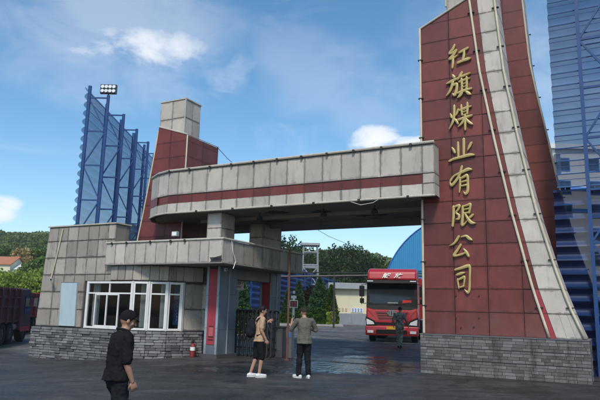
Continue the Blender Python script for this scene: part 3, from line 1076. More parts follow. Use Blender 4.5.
# ------------------------------------------------------------------ the eight golden characters
CH8 = {
    'hong': [[(36, 4, 5), (27, 20, 6), (13, 33, 5), (17, 37, 4), (30, 33, 5), (42, 25, 4)], [(43, 26, 5), (30, 44, 6), (12, 58, 5), (28, 57, 5), (46, 49, 3)],
             [(28, 52, 5), (27, 74, 6), (24, 97, 4)], [(54, 40, 4), (72, 33, 6), (92, 26, 5)], [(76, 34, 5), (74, 54, 6), (68, 74, 5)],
             [(46, 80, 5), (70, 74, 6), (88, 71, 7), (102, 70, 3)]],
    'qi': [[(27, 5, 4), (34, 15, 7)], [(2, 36, 3), (24, 28, 6), (50, 20, 4)], [(28, 30, 6), (22, 52, 6), (12, 70, 5), (0, 84, 2)],
           [(25, 48, 4), (42, 42, 6), (42, 62, 6), (34, 84, 7), (24, 78, 2)], [(64, 0, 5), (56, 14, 6), (46, 26, 3)], [(56, 18, 4), (76, 13, 5), (96, 8, 3)],
           [(52, 36, 4), (74, 31, 5), (94, 28, 3)], [(62, 26, 5), (63, 50, 5), (62, 72, 5)], [(82, 22, 5), (82, 48, 5), (80, 72, 5)], [(64, 47, 3), (80, 44, 3)],
           [(64, 59, 3), (80, 57, 3)], [(44, 80, 4), (70, 73, 6), (100, 69, 4)], [(62, 80, 6), (54, 90, 6), (44, 98, 2)], [(78, 78, 4), (88, 86, 7), (96, 92, 3)]],
    'mei': [[(8, 34, 3), (13, 46, 6), (15, 52, 3)], [(42, 22, 5), (36, 36, 5), (30, 44, 2)], [(26, 6, 6), (25, 34, 6), (20, 62, 6), (2, 92, 2)], [(24, 56, 3), (34, 64, 6), (40, 76, 4)],
            [(44, 26, 4), (70, 21, 6), (98, 16, 3)], [(56, 8, 5), (57, 28, 5), (59, 46, 4)], [(82, 2, 5), (82, 24, 6), (80, 44, 4)], [(60, 35, 3), (78, 32, 3)], [(60, 46, 3), (80, 43, 3)],
            [(40, 62, 4), (70, 56, 6), (100, 51, 4)], [(71, 46, 5), (71, 74, 6), (70, 102, 4)], [(67, 62, 5), (56, 76, 5), (40, 88, 2)], [(74, 60, 3), (86, 74, 6), (100, 84, 4)]],
    'ye': [[(38, 14, 5), (38, 46, 6), (38, 80, 5)], [(62, 0, 6), (61, 40, 6), (60, 78, 5)], [(12, 34, 3), (19, 46, 6), (24, 60, 5)], [(92, 22, 6), (84, 38, 6), (76, 54, 2)],
           [(0, 96, 5), (18, 88, 6), (50, 82, 7), (82, 76, 8), (102, 78, 4)]],
    'you': [[(4, 48, 5), (20, 32, 4), (50, 22, 5), (80, 12, 7), (98, 14, 3)], [(56, 0, 6), (46, 26, 6), (28, 50, 6), (8, 64, 6), (2, 52, 3)], [(46, 40, 5), (46, 66, 6), (42, 92, 3)],
            [(46, 44, 4), (62, 38, 5), (78, 34, 6), (80, 60, 6), (78, 88, 7), (68, 98, 5), (60, 90, 2)], [(50, 56, 3), (74, 52, 4)], [(50, 70, 3), (74, 67, 4)]],
    'xian': [[(16, 10, 6), (15, 50, 6), (10, 92, 5)], [(14, 14, 4), (40, 6, 6), (36, 22, 5), (26, 36, 4), (38, 48, 6), (36, 62, 6), (24, 64, 2)],
             [(54, 12, 4), (72, 8, 5), (86, 4, 6), (84, 24, 5), (80, 40, 5)], [(56, 26, 3), (80, 22, 4)], [(54, 42, 4), (80, 38, 4)],
             [(54, 12, 5), (54, 48, 6), (50, 88, 6), (60, 84, 4), (72, 72, 2)], [(96, 48, 5), (84, 58, 5), (74, 62, 2)], [(64, 44, 4), (74, 62, 6), (88, 80, 8), (104, 84, 3)]],
    'gong': [[(44, 4, 6), (32, 22, 6), (18, 36, 5), (0, 44, 2)], [(54, 8, 3), (76, 4, 6), (90, 14, 8), (102, 22, 4)], [(52, 40, 6), (38, 60, 6), (20, 84, 7), (34, 86, 5), (58, 80, 5), (78, 72, 3)],
             [(64, 58, 3), (76, 72, 7), (86, 90, 6)]],
    'si': [[(8, 18, 4), (40, 12, 6), (80, 4, 7), (90, 10, 7), (88, 50, 6), (84, 88, 7), (74, 98, 6), (58, 88, 2)], [(18, 36, 4), (40, 31, 6), (62, 28, 3)],
           [(22, 52, 5), (25, 68, 5), (28, 84, 4)], [(24, 54, 4), (44, 48, 5), (60, 44, 6), (58, 62, 5), (54, 76, 4)], [(28, 82, 3), (56, 76, 4)]],
}


def stroke(mb, pts, S_, ox, oz, y0, y1, eps):
    P = [Vector((p[0], p[1], p[2])) for p in pts]
    # Catmull-Rom
    Q = []
    for i in range(len(P) - 1):
        a, b, c, d = P[max(i - 1, 0)], P[i], P[i + 1], P[min(i + 2, len(P) - 1)]
        for k in range(5):
            t = k / 5
            Q.append(0.5 * ((2 * b) + (c - a) * t + (2 * a - 5 * b + 4 * c - d) * t * t + (3 * b - a - 3 * c + d) * t ** 3))
    Q.append(P[-1])
    L, R = [], []
    for i, q in enumerate(Q):
        t = (Q[min(i + 1, len(Q) - 1)] - Q[max(i - 1, 0)]).to_2d()
        t = t.normalized() if t.length > 1e-6 else Vector((1, 0))
        n = Vector((-t.y, t.x))
        hw = max(1.1, q.z) * 0.84
        L.append(q.to_2d() + n * hw)
        R.append(q.to_2d() - n * hw)
    t0 = (Q[1] - Q[0]).to_2d().normalized()
    t1 = (Q[-1] - Q[-2]).to_2d().normalized()
    cap0 = Q[0].to_2d() - t0 * Q[0].z * .9
    cap1 = Q[-1].to_2d() + t1 * Q[-1].z * .9

    def W(p, y):
        return (ox + p.x * S_, y, oz - p.y * S_)
    n = len(L)
    yf = y0 - eps
    # ridge: centre line stands a little prouder, like cast letters
    vs = [W(p, yf) for p in L] + [W(p, yf) for p in R] + [W(q.to_2d(), yf - .012) for q in Q] + [W(p, y1) for p in L] + [W(p, y1) for p in R]
    vs += [W(cap0, yf), W(cap1, yf), W(cap0, y1), W(cap1, y1)]
    c0, c1, k0, k1 = 5 * n, 5 * n + 1, 5 * n + 2, 5 * n + 3
    fs = []
    for i in range(n - 1):
        fs += [(i, i + 1, 2 * n + i + 1, 2 * n + i), (2 * n + i, 2 * n + i + 1, n + i + 1, n + i)]
        fs += [(i, 3 * n + i, 3 * n + i + 1, i + 1), (n + i, n + i + 1, 4 * n + i + 1, 4 * n + i)]
        fs += [(3 * n + i, 4 * n + i, 4 * n + i + 1, 3 * n + i + 1)]
    fs += [(c0, 0, 2 * n), (c0, 2 * n, n), (c1, 3 * n - 1, n - 1), (c1, 2 * n - 1, 3 * n - 1)]
    fs += [(0, c0, k0, 3 * n), (c0, n, 4 * n, k0), (n - 1, 4 * n - 1, k1, c1), (c1, k1, 5 * n - 1, 2 * n - 1)]
    mb.add(vs, fs)


boxes = {'hong': (447, 470.5, 44, 68.5), 'qi': (446.5, 472, 73.5, 99), 'mei': (449, 472.5, 104, 130.5), 'ye': (449.5, 474, 139.5, 161.5),
         'you': (450, 473, 167, 195), 'xian': (450.5, 474.5, 204, 228), 'gong': (450, 472, 235.5, 259), 'si': (454, 472.5, 265, 293)}
off = (-3, 17.8, 0)
for nm, (xa, xb, ya, yb) in boxes.items():
    sa, z1 = at_d(xa, (ya + yb) / 2, D0)
    sb, _ = at_d(xb, (ya + yb) / 2, D0)
    _, zt = at_d((xa + xb) / 2, ya, D0)
    _, zb = at_d((xa + xb) / 2, yb, D0)
    Sx = (sb - sa) / 100
    Sz = (zt - zb) / 100
    mb = MB()
    for i, st in enumerate(CH8[nm]):
        stroke(mb, st, 1.0, 0, 0, D0 - .075, D0 - .012, .0012 * i)
    mb.v = [(sa + v[0] * Sx, v[1], zt + v[2] * Sz) for v in mb.v]
    mb.build('character', gold, pyl, off, fix=True)

# ------------------------------------------------------------------ gate beam (the bridge over the road)
beam, off = gate_thing('gate_beam', 'long grey clad beam with recessed red stripe spanning the gateway', 'gate beam', -9.5, 19.5)
ZB, Z1, Z2, ZTOP = 5.03, 5.41, 5.71, 6.64
plan = [(-4.42, 16.6), (-14.35, 16.6), (-15.0, 16.82), (-15.75, 17.3), (-16.3, 18.05), (-16.4, 22.3), (-4.97, 22.3), (-4.97, 17.16), (-4.42, 17.16)]


def shrink(pl, k):
    c = Vector((-10, 19.5))
    return [((p[0] - c.x) * (1 - k / 6) + c.x if abs(p[0] - c.x) > 3 else p[0], p[1] + (k if p[1] < 18.2 and p[1] != 17.16 else (-k if p[1] > 20 else 0))) for p in pl]


pin = [(-4.45, 16.63), (-14.34, 16.63), (-14.98, 16.85), (-15.72, 17.33), (-16.26, 18.07), (-16.36, 22.27), (-5.0, 22.27), (-5.0, 17.13), (-4.45, 17.13)]
MB().prism_xy(pin, ZB + .02, ZTOP - .02).build('core', joint, beam, off, fix=True)
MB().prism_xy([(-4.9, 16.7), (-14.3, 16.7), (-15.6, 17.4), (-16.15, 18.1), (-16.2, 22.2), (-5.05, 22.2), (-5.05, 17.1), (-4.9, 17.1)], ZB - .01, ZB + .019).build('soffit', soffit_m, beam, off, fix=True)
stations = [(-4.42, 16.6), (-4.77, 16.6)]
s_ = -4.77
k = 0
while s_ > -14.3:
    s_ -= .652
    k += 1
    stations.append((max(s_, -14.35), 16.6))
stations[-1] = (-14.35, 16.6)
stations += [(-15.0, 16.82), (-15.75, 17.3), (-16.3, 18.05), (-16.33, 19.2), (-16.36, 20.6), (-16.4, 22.3)]
for i, (p, q) in enumerate(zip(stations, stations[1:])):
    dx = Vector((q[0] - p[0], q[1] - p[1]))
    if dx.length < .1:
        continue
    n = Vector((dx.y, -dx.x)).normalized() * -1
    n = Vector((dx.y, -dx.x)).normalized()
    if n.y > 0 and abs(n.x) < .5:
        n = -n
    inn = -n * .03

    def bp_(pt, z, e=0):
        return (pt[0] + inn.x * (1 + e), pt[1] + inn.y * (1 + e), z)
    ms = concrete
    for (za, zb, th, mt, nm) in ((Z2, ZTOP - .05, .035, ms, 'panel'), (ZB + .03, Z1, .035, ms, 'panel')):
        pp = [bp_(q, za), bp_(p, za), bp_(p, zb), bp_(q, zb)]
        nn = (Vector(pp[1]) - Vector(pp[0])).cross(Vector(pp[2]) - Vector(pp[1]))
        if nn.xy.dot(n) < 0:
            pp = pp[::-1]
        panel(pp, th, mt, beam, off, nm, gap=.010)
    if i == 0:
        panel([bp_(q, Z1), bp_(p, Z1), bp_(p, Z2), bp_(q, Z2)], .033, ms, beam, off, gap=.010)
    else:
        pp = [bp_(q, Z1), bp_(p, Z1), bp_(p, Z2), bp_(q, Z2)]
        nn = (Vector(pp[1]) - Vector(pp[0])).cross(Vector(pp[2]) - Vector(pp[1]))
        if nn.xy.dot(n) < 0:
            pp = pp[::-1]
        panel(pp, .006, red_clad, beam, off, 'red_stripe', gap=.002)
# right end cap
for (za, zb) in ((ZB + .03, Z1), (Z1, Z2), (Z2, ZTOP - .05)):
    panel([(-4.45, 16.6, za), (-4.45, 17.16, za), (-4.45, 17.16, zb), (-4.45, 16.6, zb)], .03, concrete, beam, off)
# ledges above and below the stripe, top coping, bottom trim
edge = [(-4.40, 16.57), (-14.36, 16.57), (-15.02, 16.79), (-15.78, 17.28), (-16.33, 18.03), (-16.43, 22.3)]
MB().tube([(a, b, ZTOP + .0) for a, b in edge], .045, 8).build('coping', trim_m, beam, off)
MB().tube([(a, b, ZB + .01) for a, b in edge], .035, 8).build('bottom_trim', trim_m, beam, off)
MB().prism_xy(pin, ZTOP - .019, ZTOP + .02).build('roof_sheet', M('roof_felt', (.09, .09, .09), .9), beam, off, fix=True)
for i in range(11):
    sx = -5.1 - i * .92
    MB().cbox((sx, 16.53, ZTOP - .035), .07, .06, .09).build('clip', black_m, beam, off)
for i in range(6):
    sx = -5.2 - i * 1.55
    MB().cbox((sx, 16.53, ZB + .01), .07, .06, .06).build('clip', black_m, beam, off)
MB().tube([(-6.1, 16.55, ZB + .0), (-6.3, 16.56, ZB - .10), (-6.7, 16.58, ZB - .14), (-7.1, 16.56, ZB)], .008, 5).build('loose_wire', white_p, beam, off)
# ribs under the soffit, stained patches and downlights
for dd in (18.3, 20.3):
    MB().box(-14.0, -5.1, dd - .12, dd + .12, ZB - .14, ZB - .012).build('soffit_rib', soffit_m, beam, off)
patch = M('bare_patch', (.05, .046, .042), .95, var=.4)
for (a, b, r) in ((-7.4, 19.1, .45), (-8.7, 18.0, .3), (-10.3, 17.6, .35), (-11.4, 19.4, .4), (-6.3, 18.9, .25)):
    mb = MB()
    pts = [(a + cos(k * .52) * r * random.uniform(.55, 1.2) * 1.6, b + sin(k * .52) * r * random.uniform(.5, 1.1)) for k in range(12)]
    mb.prism_xy(pts, ZB - .016, ZB - .0105).build('bare_patch', patch, beam, off, fix=True)
for i, (a, b, lab) in enumerate(((-6.6, 17.5, 'small dark floodlight under the gate beam nearest the lettered pylon'),
                                 (-8.4, 17.5, 'second small dark floodlight from the right under the gate beam'),
                                 (-10.9, 17.5, 'small dark floodlight under the left end of the gate beam'))):
    fl, fo = gate_thing('floodlight', lab, 'floodlight', a, b, 'floodlights under the gate beam')
    fl.location.z = ZB
    MB().tube([(0, 0, 0), (0, 0, -.14)], .02, 6).build('stem', black_m, fl)
    MB().lathe([(.04, -.10), (.10, -.18), (.12, -.26), (.10, -.27)], n=12).build('lamp_shade', black_m, fl)

# upper pillars that carry the beam above the canopy
for i, (sa, sb, da, db, zt, lab) in enumerate(((-12.72, -12.1, 16.9, 17.75, ZB - .012, 'short grey clad pillar between canopy and gate beam, nearer the camera'),
                                              (-12.72, -12.1, 19.7, 21.2, ZB - .012, 'short dark pillar between canopy and gate beam, farther back'))):
    up_, off = gate_thing('upper_pillar', lab, 'pillar', sa, da, 'pillars between the canopy and the gate beam')
    up_.location.z = 3.9
    off = (sa, da, 3.9)
    MB().box(sa + .02, sb - .02, da + .02, db - .02, 3.9, zt).build('core', joint, up_, off)
    for za, zb in ((3.9, 4.46), (4.46, zt)):
        panel([(sa, da + .02, za), (sb, da + .02, za), (sb, da + .02, zb), (sa, da + .02, zb)], .02, concrete, up_, off)
        panel([(sb - .02, da, za), (sb - .02, db, za), (sb - .02, db, zb), (sb - .02, da, zb)], .02, concrete, up_, off)
        panel([(sa + .02, db, za), (sa + .02, da, za), (sa + .02, da, zb), (sa + .02, db, zb)], .02, concrete, up_, off)

# ------------------------------------------------------------------ left pylon
DL = 18.4
LE = [(0.0, -17.9), (2.0, -17.68), (4.29, -17.38), (5.41, -17.17), (6.46, -17.0), (7.52, -16.84), (8.52, -16.70), (9.20, -16.63)]
LC = -15.07
lp, off = gate_thing('entrance_pylon', 'shorter red gate pylon with grey block on top behind the left beam end', 'gate pylon', -16.2, 19.4)
lc = MB()
zl = [0] + [0.55 + i * .655 for i in range(13)] + [9.15]
DE = 20.55


def ltop(s):
    return 9.15 - (s + 16.63) * .33


for za, zb in zip(zl, zl[1:]):
    lc.add([(interp(LE, za) + .03, DL + .03, za), (LC - .03, DL + .03, min(za, 8.6)), (LC - .03, DL + .03, min(zb, 8.6)), (interp(LE, zb) + .03, DL + .03, zb),
            (interp(LE, za) + .03, DE - .03, za), (LC - .03, DE - .03, min(za, 8.6)), (LC - .03, DE - .03, min(zb, 8.6)), (interp(LE, zb) + .03, DE - .03, zb)],
           [(0, 1, 2, 3), (7, 6, 5, 4), (1, 5, 6, 2), (4, 0, 3, 7), (3, 2, 6, 7), (0, 4, 5, 1)])
lc.build('core', joint_red, lp, off)
for za, zb in zip(zl, zl[1:]):
    ea, eb = interp(LE, za), interp(LE, zb)
    mid = -15.95
    for (p0, p1, q1, q0) in ((ea, mid, mid, eb), (mid, LC, LC, mid)):
        z0_, z1_ = [min(za, ltop(p)) for p in (p0, p1)]
        z3_, z2_ = [min(zb, ltop(p)) for p in (q0, q1)]
        if z2_ - z1_ < .03 and z3_ - z0_ < .03:
            continue
        panel([(p0, DL + .03, z0_), (p1, DL + .03, z1_), (q1, DL + .03, z2_), (q0, DL + .03, z3_)], .03, red_clad, lp, off, gap=.004)
    za2, zb2 = min(za, 8.62), min(zb, 8.62)
    if zb2 - za2 > .05:
        for da, db in ((DL + .0, 19.45), (19.45, DE)):
            panel([(LC - .03, da, za2), (LC - .03, db, za2), (LC - .03, db, zb2), (LC - .03, da, zb2)], .03, red_clad, lp, off, gap=.004)
    panel([(ea + .03, DE, za), (ea + .03, DL, za), (eb + .03, DL, zb), (eb + .03, DE, zb)], .03, white_clad, lp, off)
MB().tube([(interp(LE, z) + .0, DL - .01, z) for z in np.arange(.2, 9.2, .4)], .032, 6).build('light_tube', cream_metal, lp, off)
MB().tube([(LC, DL - .01, .2), (LC, DL - .01, 8.62)], .032, 6).build('light_tube', cream_metal, lp, off)
MB().tube([(-16.63, DL, 9.17), (LC, DL, 8.66)], .035, 6).build('top_trim', trim_m, lp, off)
MB().tube([(LC, DL, 8.66), (LC, DE, 8.66)], .02, 6).build('top_trim', trim_m, lp, off)
BL = (-16.62, -15.28, 18.42, 19.42)
tb = MB().box(BL[0] + .02, BL[1] - .02, BL[2] + .02, BL[3] - .02, 8.5, 10.22).build('top_block', joint, lp, off)
for za, zb in ((8.55, 9.43), (9.43, 10.22)):
    for (sa, sb) in ((BL[0], -15.95), (-15.95, BL[1])):
        panel([(sa, BL[2] + .02, za), (sb, BL[2] + .02, za), (sb, BL[2] + .02, zb), (sa, BL[2] + .02, zb)], .025, concrete, lp, off)
    for (da, db) in ((BL[2], 18.9), (18.9, BL[3])):
        panel([(BL[1] - .02, da, za), (BL[1] - .02, db, za), (BL[1] - .02, db, zb), (BL[1] - .02, da, zb)], .025, concrete, lp, off)
MB().box(BL[0] - .03, BL[1] + .03, BL[2] - .03, BL[3] + .03, 10.22, 10.27).build('block_coping', trim_m, lp, off)
MB().tube([(BL[1], BL[2] - .01, 8.7), (BL[1], BL[2] - .01, 10.22)], .025, 6).build('top_trim', trim_m, lp, off)

# ------------------------------------------------------------------ guardhouse
gh, off = gate_thing('guardhouse', 'grey clad guardhouse with white framed bow window on a slate stone plinth', 'guardhouse', -16.5, 17.5)
WP = [(-19.72, 15.75), (-14.95, 15.75), (-14.40, 16.0), (-13.85, 16.35), (-13.55, 16.8), (-13.15, 17.4)]
PP = [(-19.74, 15.60), (-15.15, 15.50), (-14.25, 15.84), (-13.68, 16.22), (-13.36, 16.74), (-13.0, 17.34)]


def outn(p, q):
    d_ = Vector((q[0] - p[0], q[1] - p[1])).normalized()
    return Vector((d_.y, -d_.x))


def wall_quad(p, q, za, zb):
    return [(p[0], p[1], za), (q[0], q[1], za), (q[0], q[1], zb), (p[0], p[1], zb)]


# plinth
plg = MB()
pin_ = [(p[0], p[1] + .04) for p in PP]
plg.prism_xy(pin_ + [(-12.95, 18.9), (-19.70, 18.9)], -.6, .84)
gpl = plg.build('plinth', mortar, gh, off, fix=True)
stone_me = bpy.data.meshes.new('stone')
_b = bmesh.new()
bmesh.ops.create_cube(_b, size=1)
bmesh.ops.bevel(_b, geom=_b.edges[:], offset=.12, segments=1, affect='EDGES')
_b.to_mesh(stone_me)
_b.free()
stone_me.materials.append(stone_m)
cnt = 0
for p, q in zip(PP, PP[1:]):
    n = outn(p, q)
    cnt += lay(stone_me, gpl, off, p, q, -.36, .83, 13, .37, .09, (n.x, n.y), 'stone', jit=.055)
print('stones', cnt)
cnt2 = lay(stone_me, gpl, off, (-19.72, 18.9), (-19.72, 15.62), -.36, .83, 8, .9, .09, (-1, 0), 'stone', jit=.03)

# walls above the plinth (solid bodies with the window opening left free)
WT = 4.62
body = MB()
TH = .25
SW0, SW1, ZS, ZH = -17.12, -14.95, .90, 2.51          # window opening on the flat wall
body.box(-19.47, SW0 - .03, 15.78, 16.05, .84, WT - .03)
body.box(SW0 - .03, -15.98, 15.78, 16.45, 2.54, WT - .03)
body.prism_xy([(-15.98, 15.79), (-14.95, 15.79), (-14.41, 16.04), (-13.87, 16.39), (-13.58, 16.84), (-13.15, 17.46), (-12.6, 17.48), (-12.6, 17.7), (-13.3, 17.7), (-14.1, 16.6), (-15.0, 16.05), (-15.98, 16.05)], 2.54, 3.10)
body.box(-19.47, SW0, 16.05, 16.45, 2.6, WT - .03)
body.box(-19.45, -19.25, 16.45, 18.9, .84, 3.89)
body.box(-19.25, -13.2, 18.7, 18.9, .84, 3.10)
body.box(-13.2, -13.0, 17.71, 18.9, .84, 3.10)
body.build('wall', joint, gh, off, fix=True)
# battered left edge of the facade: slim wedge
MB().prism_xz([(-19.74, .84), (-19.40, .84), (-19.40, WT - .02), (-19.46, WT - .02)], 15.79, 16.4).build('corner_wedge', dark_clad, gh, off, fix=True)


def leftedge(z):
    return -19.74 + (z - .84) * .27 / 3.78


rows = [.86, 1.50, 2.14, 2.78, 3.42, 4.06, WT]
ccols = [-19.5, -18.95, -18.40, -17.85, -17.3, -16.78, -16.3, -15.95]
for za, zb in zip(rows, rows[1:]):
    cc = [leftedge(za)] + ccols[1:]
    for ca, cb in zip(cc, cc[1:]):
        a1, b1 = ca, cb
        if za < 2.5 and b1 > SW0 - .1 and ca < SW0 - .3:
            b1 = SW0 - .03
        if za < 2.5 and ca >= SW0 - .3 and zb < 2.6:
            continue
        z_a = za
        if za < 2.5 and zb > 2.6 and ca >= SW0 - .3:
            z_a = 2.54
        top0 = leftedge(zb) if ca == cc[0] else a1
        panel([(a1, 15.78, z_a), (b1, 15.78, z_a), (b1, 15.78, zb), (top0, 15.78, zb)], .035, dark_clad, gh, off, gap=.010)
# band of narrow panels over the window
fac = [(-16.9, 15.75), (-16.45, 15.75), (-16.0, 15.75), (-15.65, 15.75), (-15.3, 15.75), (-14.95, 15.75), (-14.67, 15.875), (-14.4, 16.0), (-14.12, 16.17), (-13.85, 16.35), (-13.70, 16.57), (-13.55, 16.8), (-13.35, 17.1), (-13.15, 17.4)]
for p, q in zip(fac[2:], fac[3:]):
    panel(wall_quad(p, q, 2.56, 3.10), .03, dark_clad, gh, off)
# blank wall between the bow window and the gate pillar
for p, q in (((-13.52, 16.86), (-13.15, 17.4)), ((-13.15, 17.4), (-12.5, 17.45))):
    MB().add([(p[0], p[1] + .03, .84), (q[0], q[1] + .03, .84), (q[0], q[1] + .03, 3.1), (p[0], p[1] + .03, 3.1),
              (p[0] - .1, p[1] + .2, .84), (q[0] - .1, q[1] + .2, .84), (q[0] - .1, q[1] + .2, 3.1), (p[0] - .1, p[1] + .2, 3.1)],
             [(0, 1, 2, 3), (7, 6, 5, 4), (1, 5, 6, 2), (4, 0, 3, 7), (3, 2, 6, 7), (0, 4, 5, 1)]).build('side_wall', joint, gh, off)
    for za, zb in ((.86, 1.6), (1.6, 2.5)):
        panel(wall_quad((p[0], p[1] + .03), (q[0], q[1] + .03), za, zb), .03, dark_clad, gh, off)
# end flank of the tall facade block and its coping
for za, zb in ((3.92, 4.62),):
    panel([(-15.98, 15.76, za), (-15.98, 16.45, za), (-15.98, 16.45, zb), (-15.98, 15.76, zb)], .03, dark_clad, gh, off)
MB().box(-19.52, -15.90, 15.70, 16.50, WT + .003, WT + .05).build('coping', trim_m, gh, off)
MB().box(-19.5, -16.2, 16.51, 18.9, 3.9, 3.98).build('roof', MATS['roof_felt'], gh, off)
# window: frame, mullions, panes
wf_off = off


def win_segment(p, q, split, label=None):
    p, q = Vector(p), Vector(q)
    n = Vector((q.y - p.y, -(q.x - p.x))).normalized()
    fr = MB()

    def bar3(a, b, za, zb, dep=.07, out=.0):
        aa, bb = a - n * (dep - out), b - n * (dep - out)
        a2, b2 = a + n * out, b + n * out
        fr.add([(a2.x, a2.y, za), (b2.x, b2.y, za), (bb.x, bb.y, za), (aa.x, aa.y, za), (a2.x, a2.y, zb), (b2.x, b2.y, zb), (bb.x, bb.y, zb), (aa.x, aa.y, zb)],
               [(0, 3, 2, 1), (4, 5, 6, 7), (0, 1, 5, 4), (1, 2, 6, 5), (2, 3, 7, 6), (3, 0, 4, 7)])
    t = (q - p).normalized()
    L = (q - p).length
    wdt = .05
    bar3(p, q, ZS - .04, ZS + .03, .10, .02)
    bar3(p, q, ZH - .05, ZH + .02, .09, .005)
    bar3(p, p + t * wdt, ZS + .03, ZH - .05)
    bar3(q - t * wdt, q, ZS + .03, ZH - .05)
    bar3(p + t * wdt, q - t * wdt, 2.085, 2.135, .07, -.003)
    frame = fr
    panes = []
    xs_ = [0] + split + [1]
    for f in split:
        c = p + t * (L * f)
        bar3(c - t * .022, c + t * .022, 2.135, ZH - .05, .06, -.005)
    o = frame.build('window_frame', upvc, gh, wf_off)
    for fa, fb in zip(xs_, xs_[1:]):
        a, b = p + t * (L * fa) - n * .035, p + t * (L * fb) - n * .035
        MB().add([(a.x, a.y, 2.11), (b.x, b.y, 2.11), (b.x, b.y, ZH - .02), (a.x, a.y, ZH - .02)], [(0, 1, 2, 3)]).build('pane', glass, o, wf_off)
    return o, p, q, n, t, L, bar3


segs = [((SW0, 15.76), (-14.97, 15.76), [.5]), ((-14.90, 15.78), (-14.44, 15.985), []), ((-14.36, 16.03), (-13.88, 16.335), []), ((-13.83, 16.39), (-13.58, 16.77), [])]
for i, (p, q, sp) in enumerate(segs):
    o, P_, Q_, n, t, L, _ = win_segment(p, q, sp)
    if i == 0:
        # lower part: fixed sash, sliding sash frame with two lights
        sash = MB()
        def vb(f, za=ZS + .03, zb=2.085, wd=.045, out=.012, dep=.05):
            c = P_ + t * (L * f)
            a, b = c - t * wd / 2 + n * out, c + t * wd / 2 + n * out
            a2, b2 = a - n * dep, b - n * dep
            sash.add([(a.x, a.y, za), (b.x, b.y, za), (b2.x, b2.y, za), (a2.x, a2.y, za), (a.x, a.y, zb), (b.x, b.y, zb), (b2.x, b2.y, zb), (a2.x, a2.y, zb)],
                     [(0, 3, 2, 1), (4, 5, 6, 7), (0, 1, 5, 4), (1, 2, 6, 5), (2, 3, 7, 6), (3, 0, 4, 7)])
        vb(.20), vb(.46), vb(.72)
        for (za, zb) in ((ZS + .03, ZS + .075), (2.04, 2.082)):
            c0, c1 = P_ + t * (L * .22) + n * .011, P_ + t * (L * .70) + n * .011
            sash.box(c0.x, c1.x, c0.y, c0.y + .045, za, zb)
        sash.build('sliding_sash', upvc, gh, off)
    for fa, fb in (((0, .2), (.2, .46), (.46, .72), (.72, 1)) if i == 0 else ((0, 1),)):
        a, b = P_ + t * (L * fa) - n * .03, P_ + t * (L * fb) - n * .03
        MB().add([(a.x, a.y, ZS), (b.x, b.y, ZS), (b.x, b.y, 2.1), (a.x, a.y, 2.1)], [(0, 1, 2, 3)]).build('pane', glass, o, off)
# mullion posts between the facets
for (s0, d0) in ((-14.935, 15.77), (-14.40, 16.01), (-13.855, 16.36), (-13.56, 16.80), (SW0 - .01, 15.77)):
    MB().box(s0 - .035, s0 + .035, d0 - .02, d0 + .09, ZS - .05, ZH + .03).build('mullion', upvc, gh, off)
# inside: floor, back wall, curtains, desk, blue notice board
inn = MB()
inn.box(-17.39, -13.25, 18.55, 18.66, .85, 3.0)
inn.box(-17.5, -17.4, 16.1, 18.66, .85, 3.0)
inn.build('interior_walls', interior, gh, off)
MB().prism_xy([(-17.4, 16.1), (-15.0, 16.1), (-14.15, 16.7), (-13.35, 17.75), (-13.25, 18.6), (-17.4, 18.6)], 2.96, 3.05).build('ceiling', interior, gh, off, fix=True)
MB().box(-16.9, -14.6, 16.6, 17.2, .85, 1.30).build('desk', M('desk_wood', (.10, .07, .05), .6), gh, off)


def curtain(p, q, z0=.95, z1=2.48):
    mb = MB()
    n_ = 14
    vs = []
    for i in range(n_ + 1):
        f = i / n_
        x = p[0] + (q[0] - p[0]) * f
        y = p[1] + (q[1] - p[1]) * f + .035 * sin(i * 1.9)
        vs += [(x, y, z0), (x, y, z1)]
    mb.add(vs, [(2 * i, 2 * i + 2, 2 * i + 3, 2 * i + 1) for i in range(n_)])
    mb.build('curtain', curtain_m, gh, off)


curtain((-17.05, 15.98), (-16.75, 16.0))
curtain((-14.85, 16.1), (-14.62, 16.2))
curtain((-14.2, 16.4), (-13.95, 16.6))
nbd, noff = gate_thing('notice_board', 'narrow blue notice board with pale writing behind the right end of the bow window', 'notice board', -13.92, 17.0)
nbd.location.z = 1.05
MB().box(-.17, .17, 0, .03, 0, 1.35).build('board', blue_p, nbd)
MB().box(-.17, .17, -.008, -.001, .90, 1.12).build('pale_patch', white_p, nbd)
for k in range(6):
    MB().tube([(-.04 + .03 * sin(k * 2.0), -.01, .12 + k * .12), (.02, -.01, .16 + k * .12), (-.01, -.01, .20 + k * .12)], .012, 5).build('brush_mark', white_p, nbd)
# pale blue board on the left wall
bb, boff = gate_thing('wall_board', 'blank pale blue board fixed on the wall left of the guardhouse window', 'board', -18.0, 15.74)
MB().prism_xz([(-18.40, .90), (-17.56, .90), (-17.62, 2.50), (-18.47, 2.50)], 15.70, 15.74).build('sheet', board_m, bb, (-18.0, 15.74, 0), fix=True)
MB().tube([(-18.41, 15.69, .9), (-18.48, 15.69, 2.5), (-17.62, 15.69, 2.5), (-17.55, 15.69, .9), (-18.41, 15.69, .9)], .012, 5).build('rim', grey_metal, bb, (-18.0, 15.74, 0))

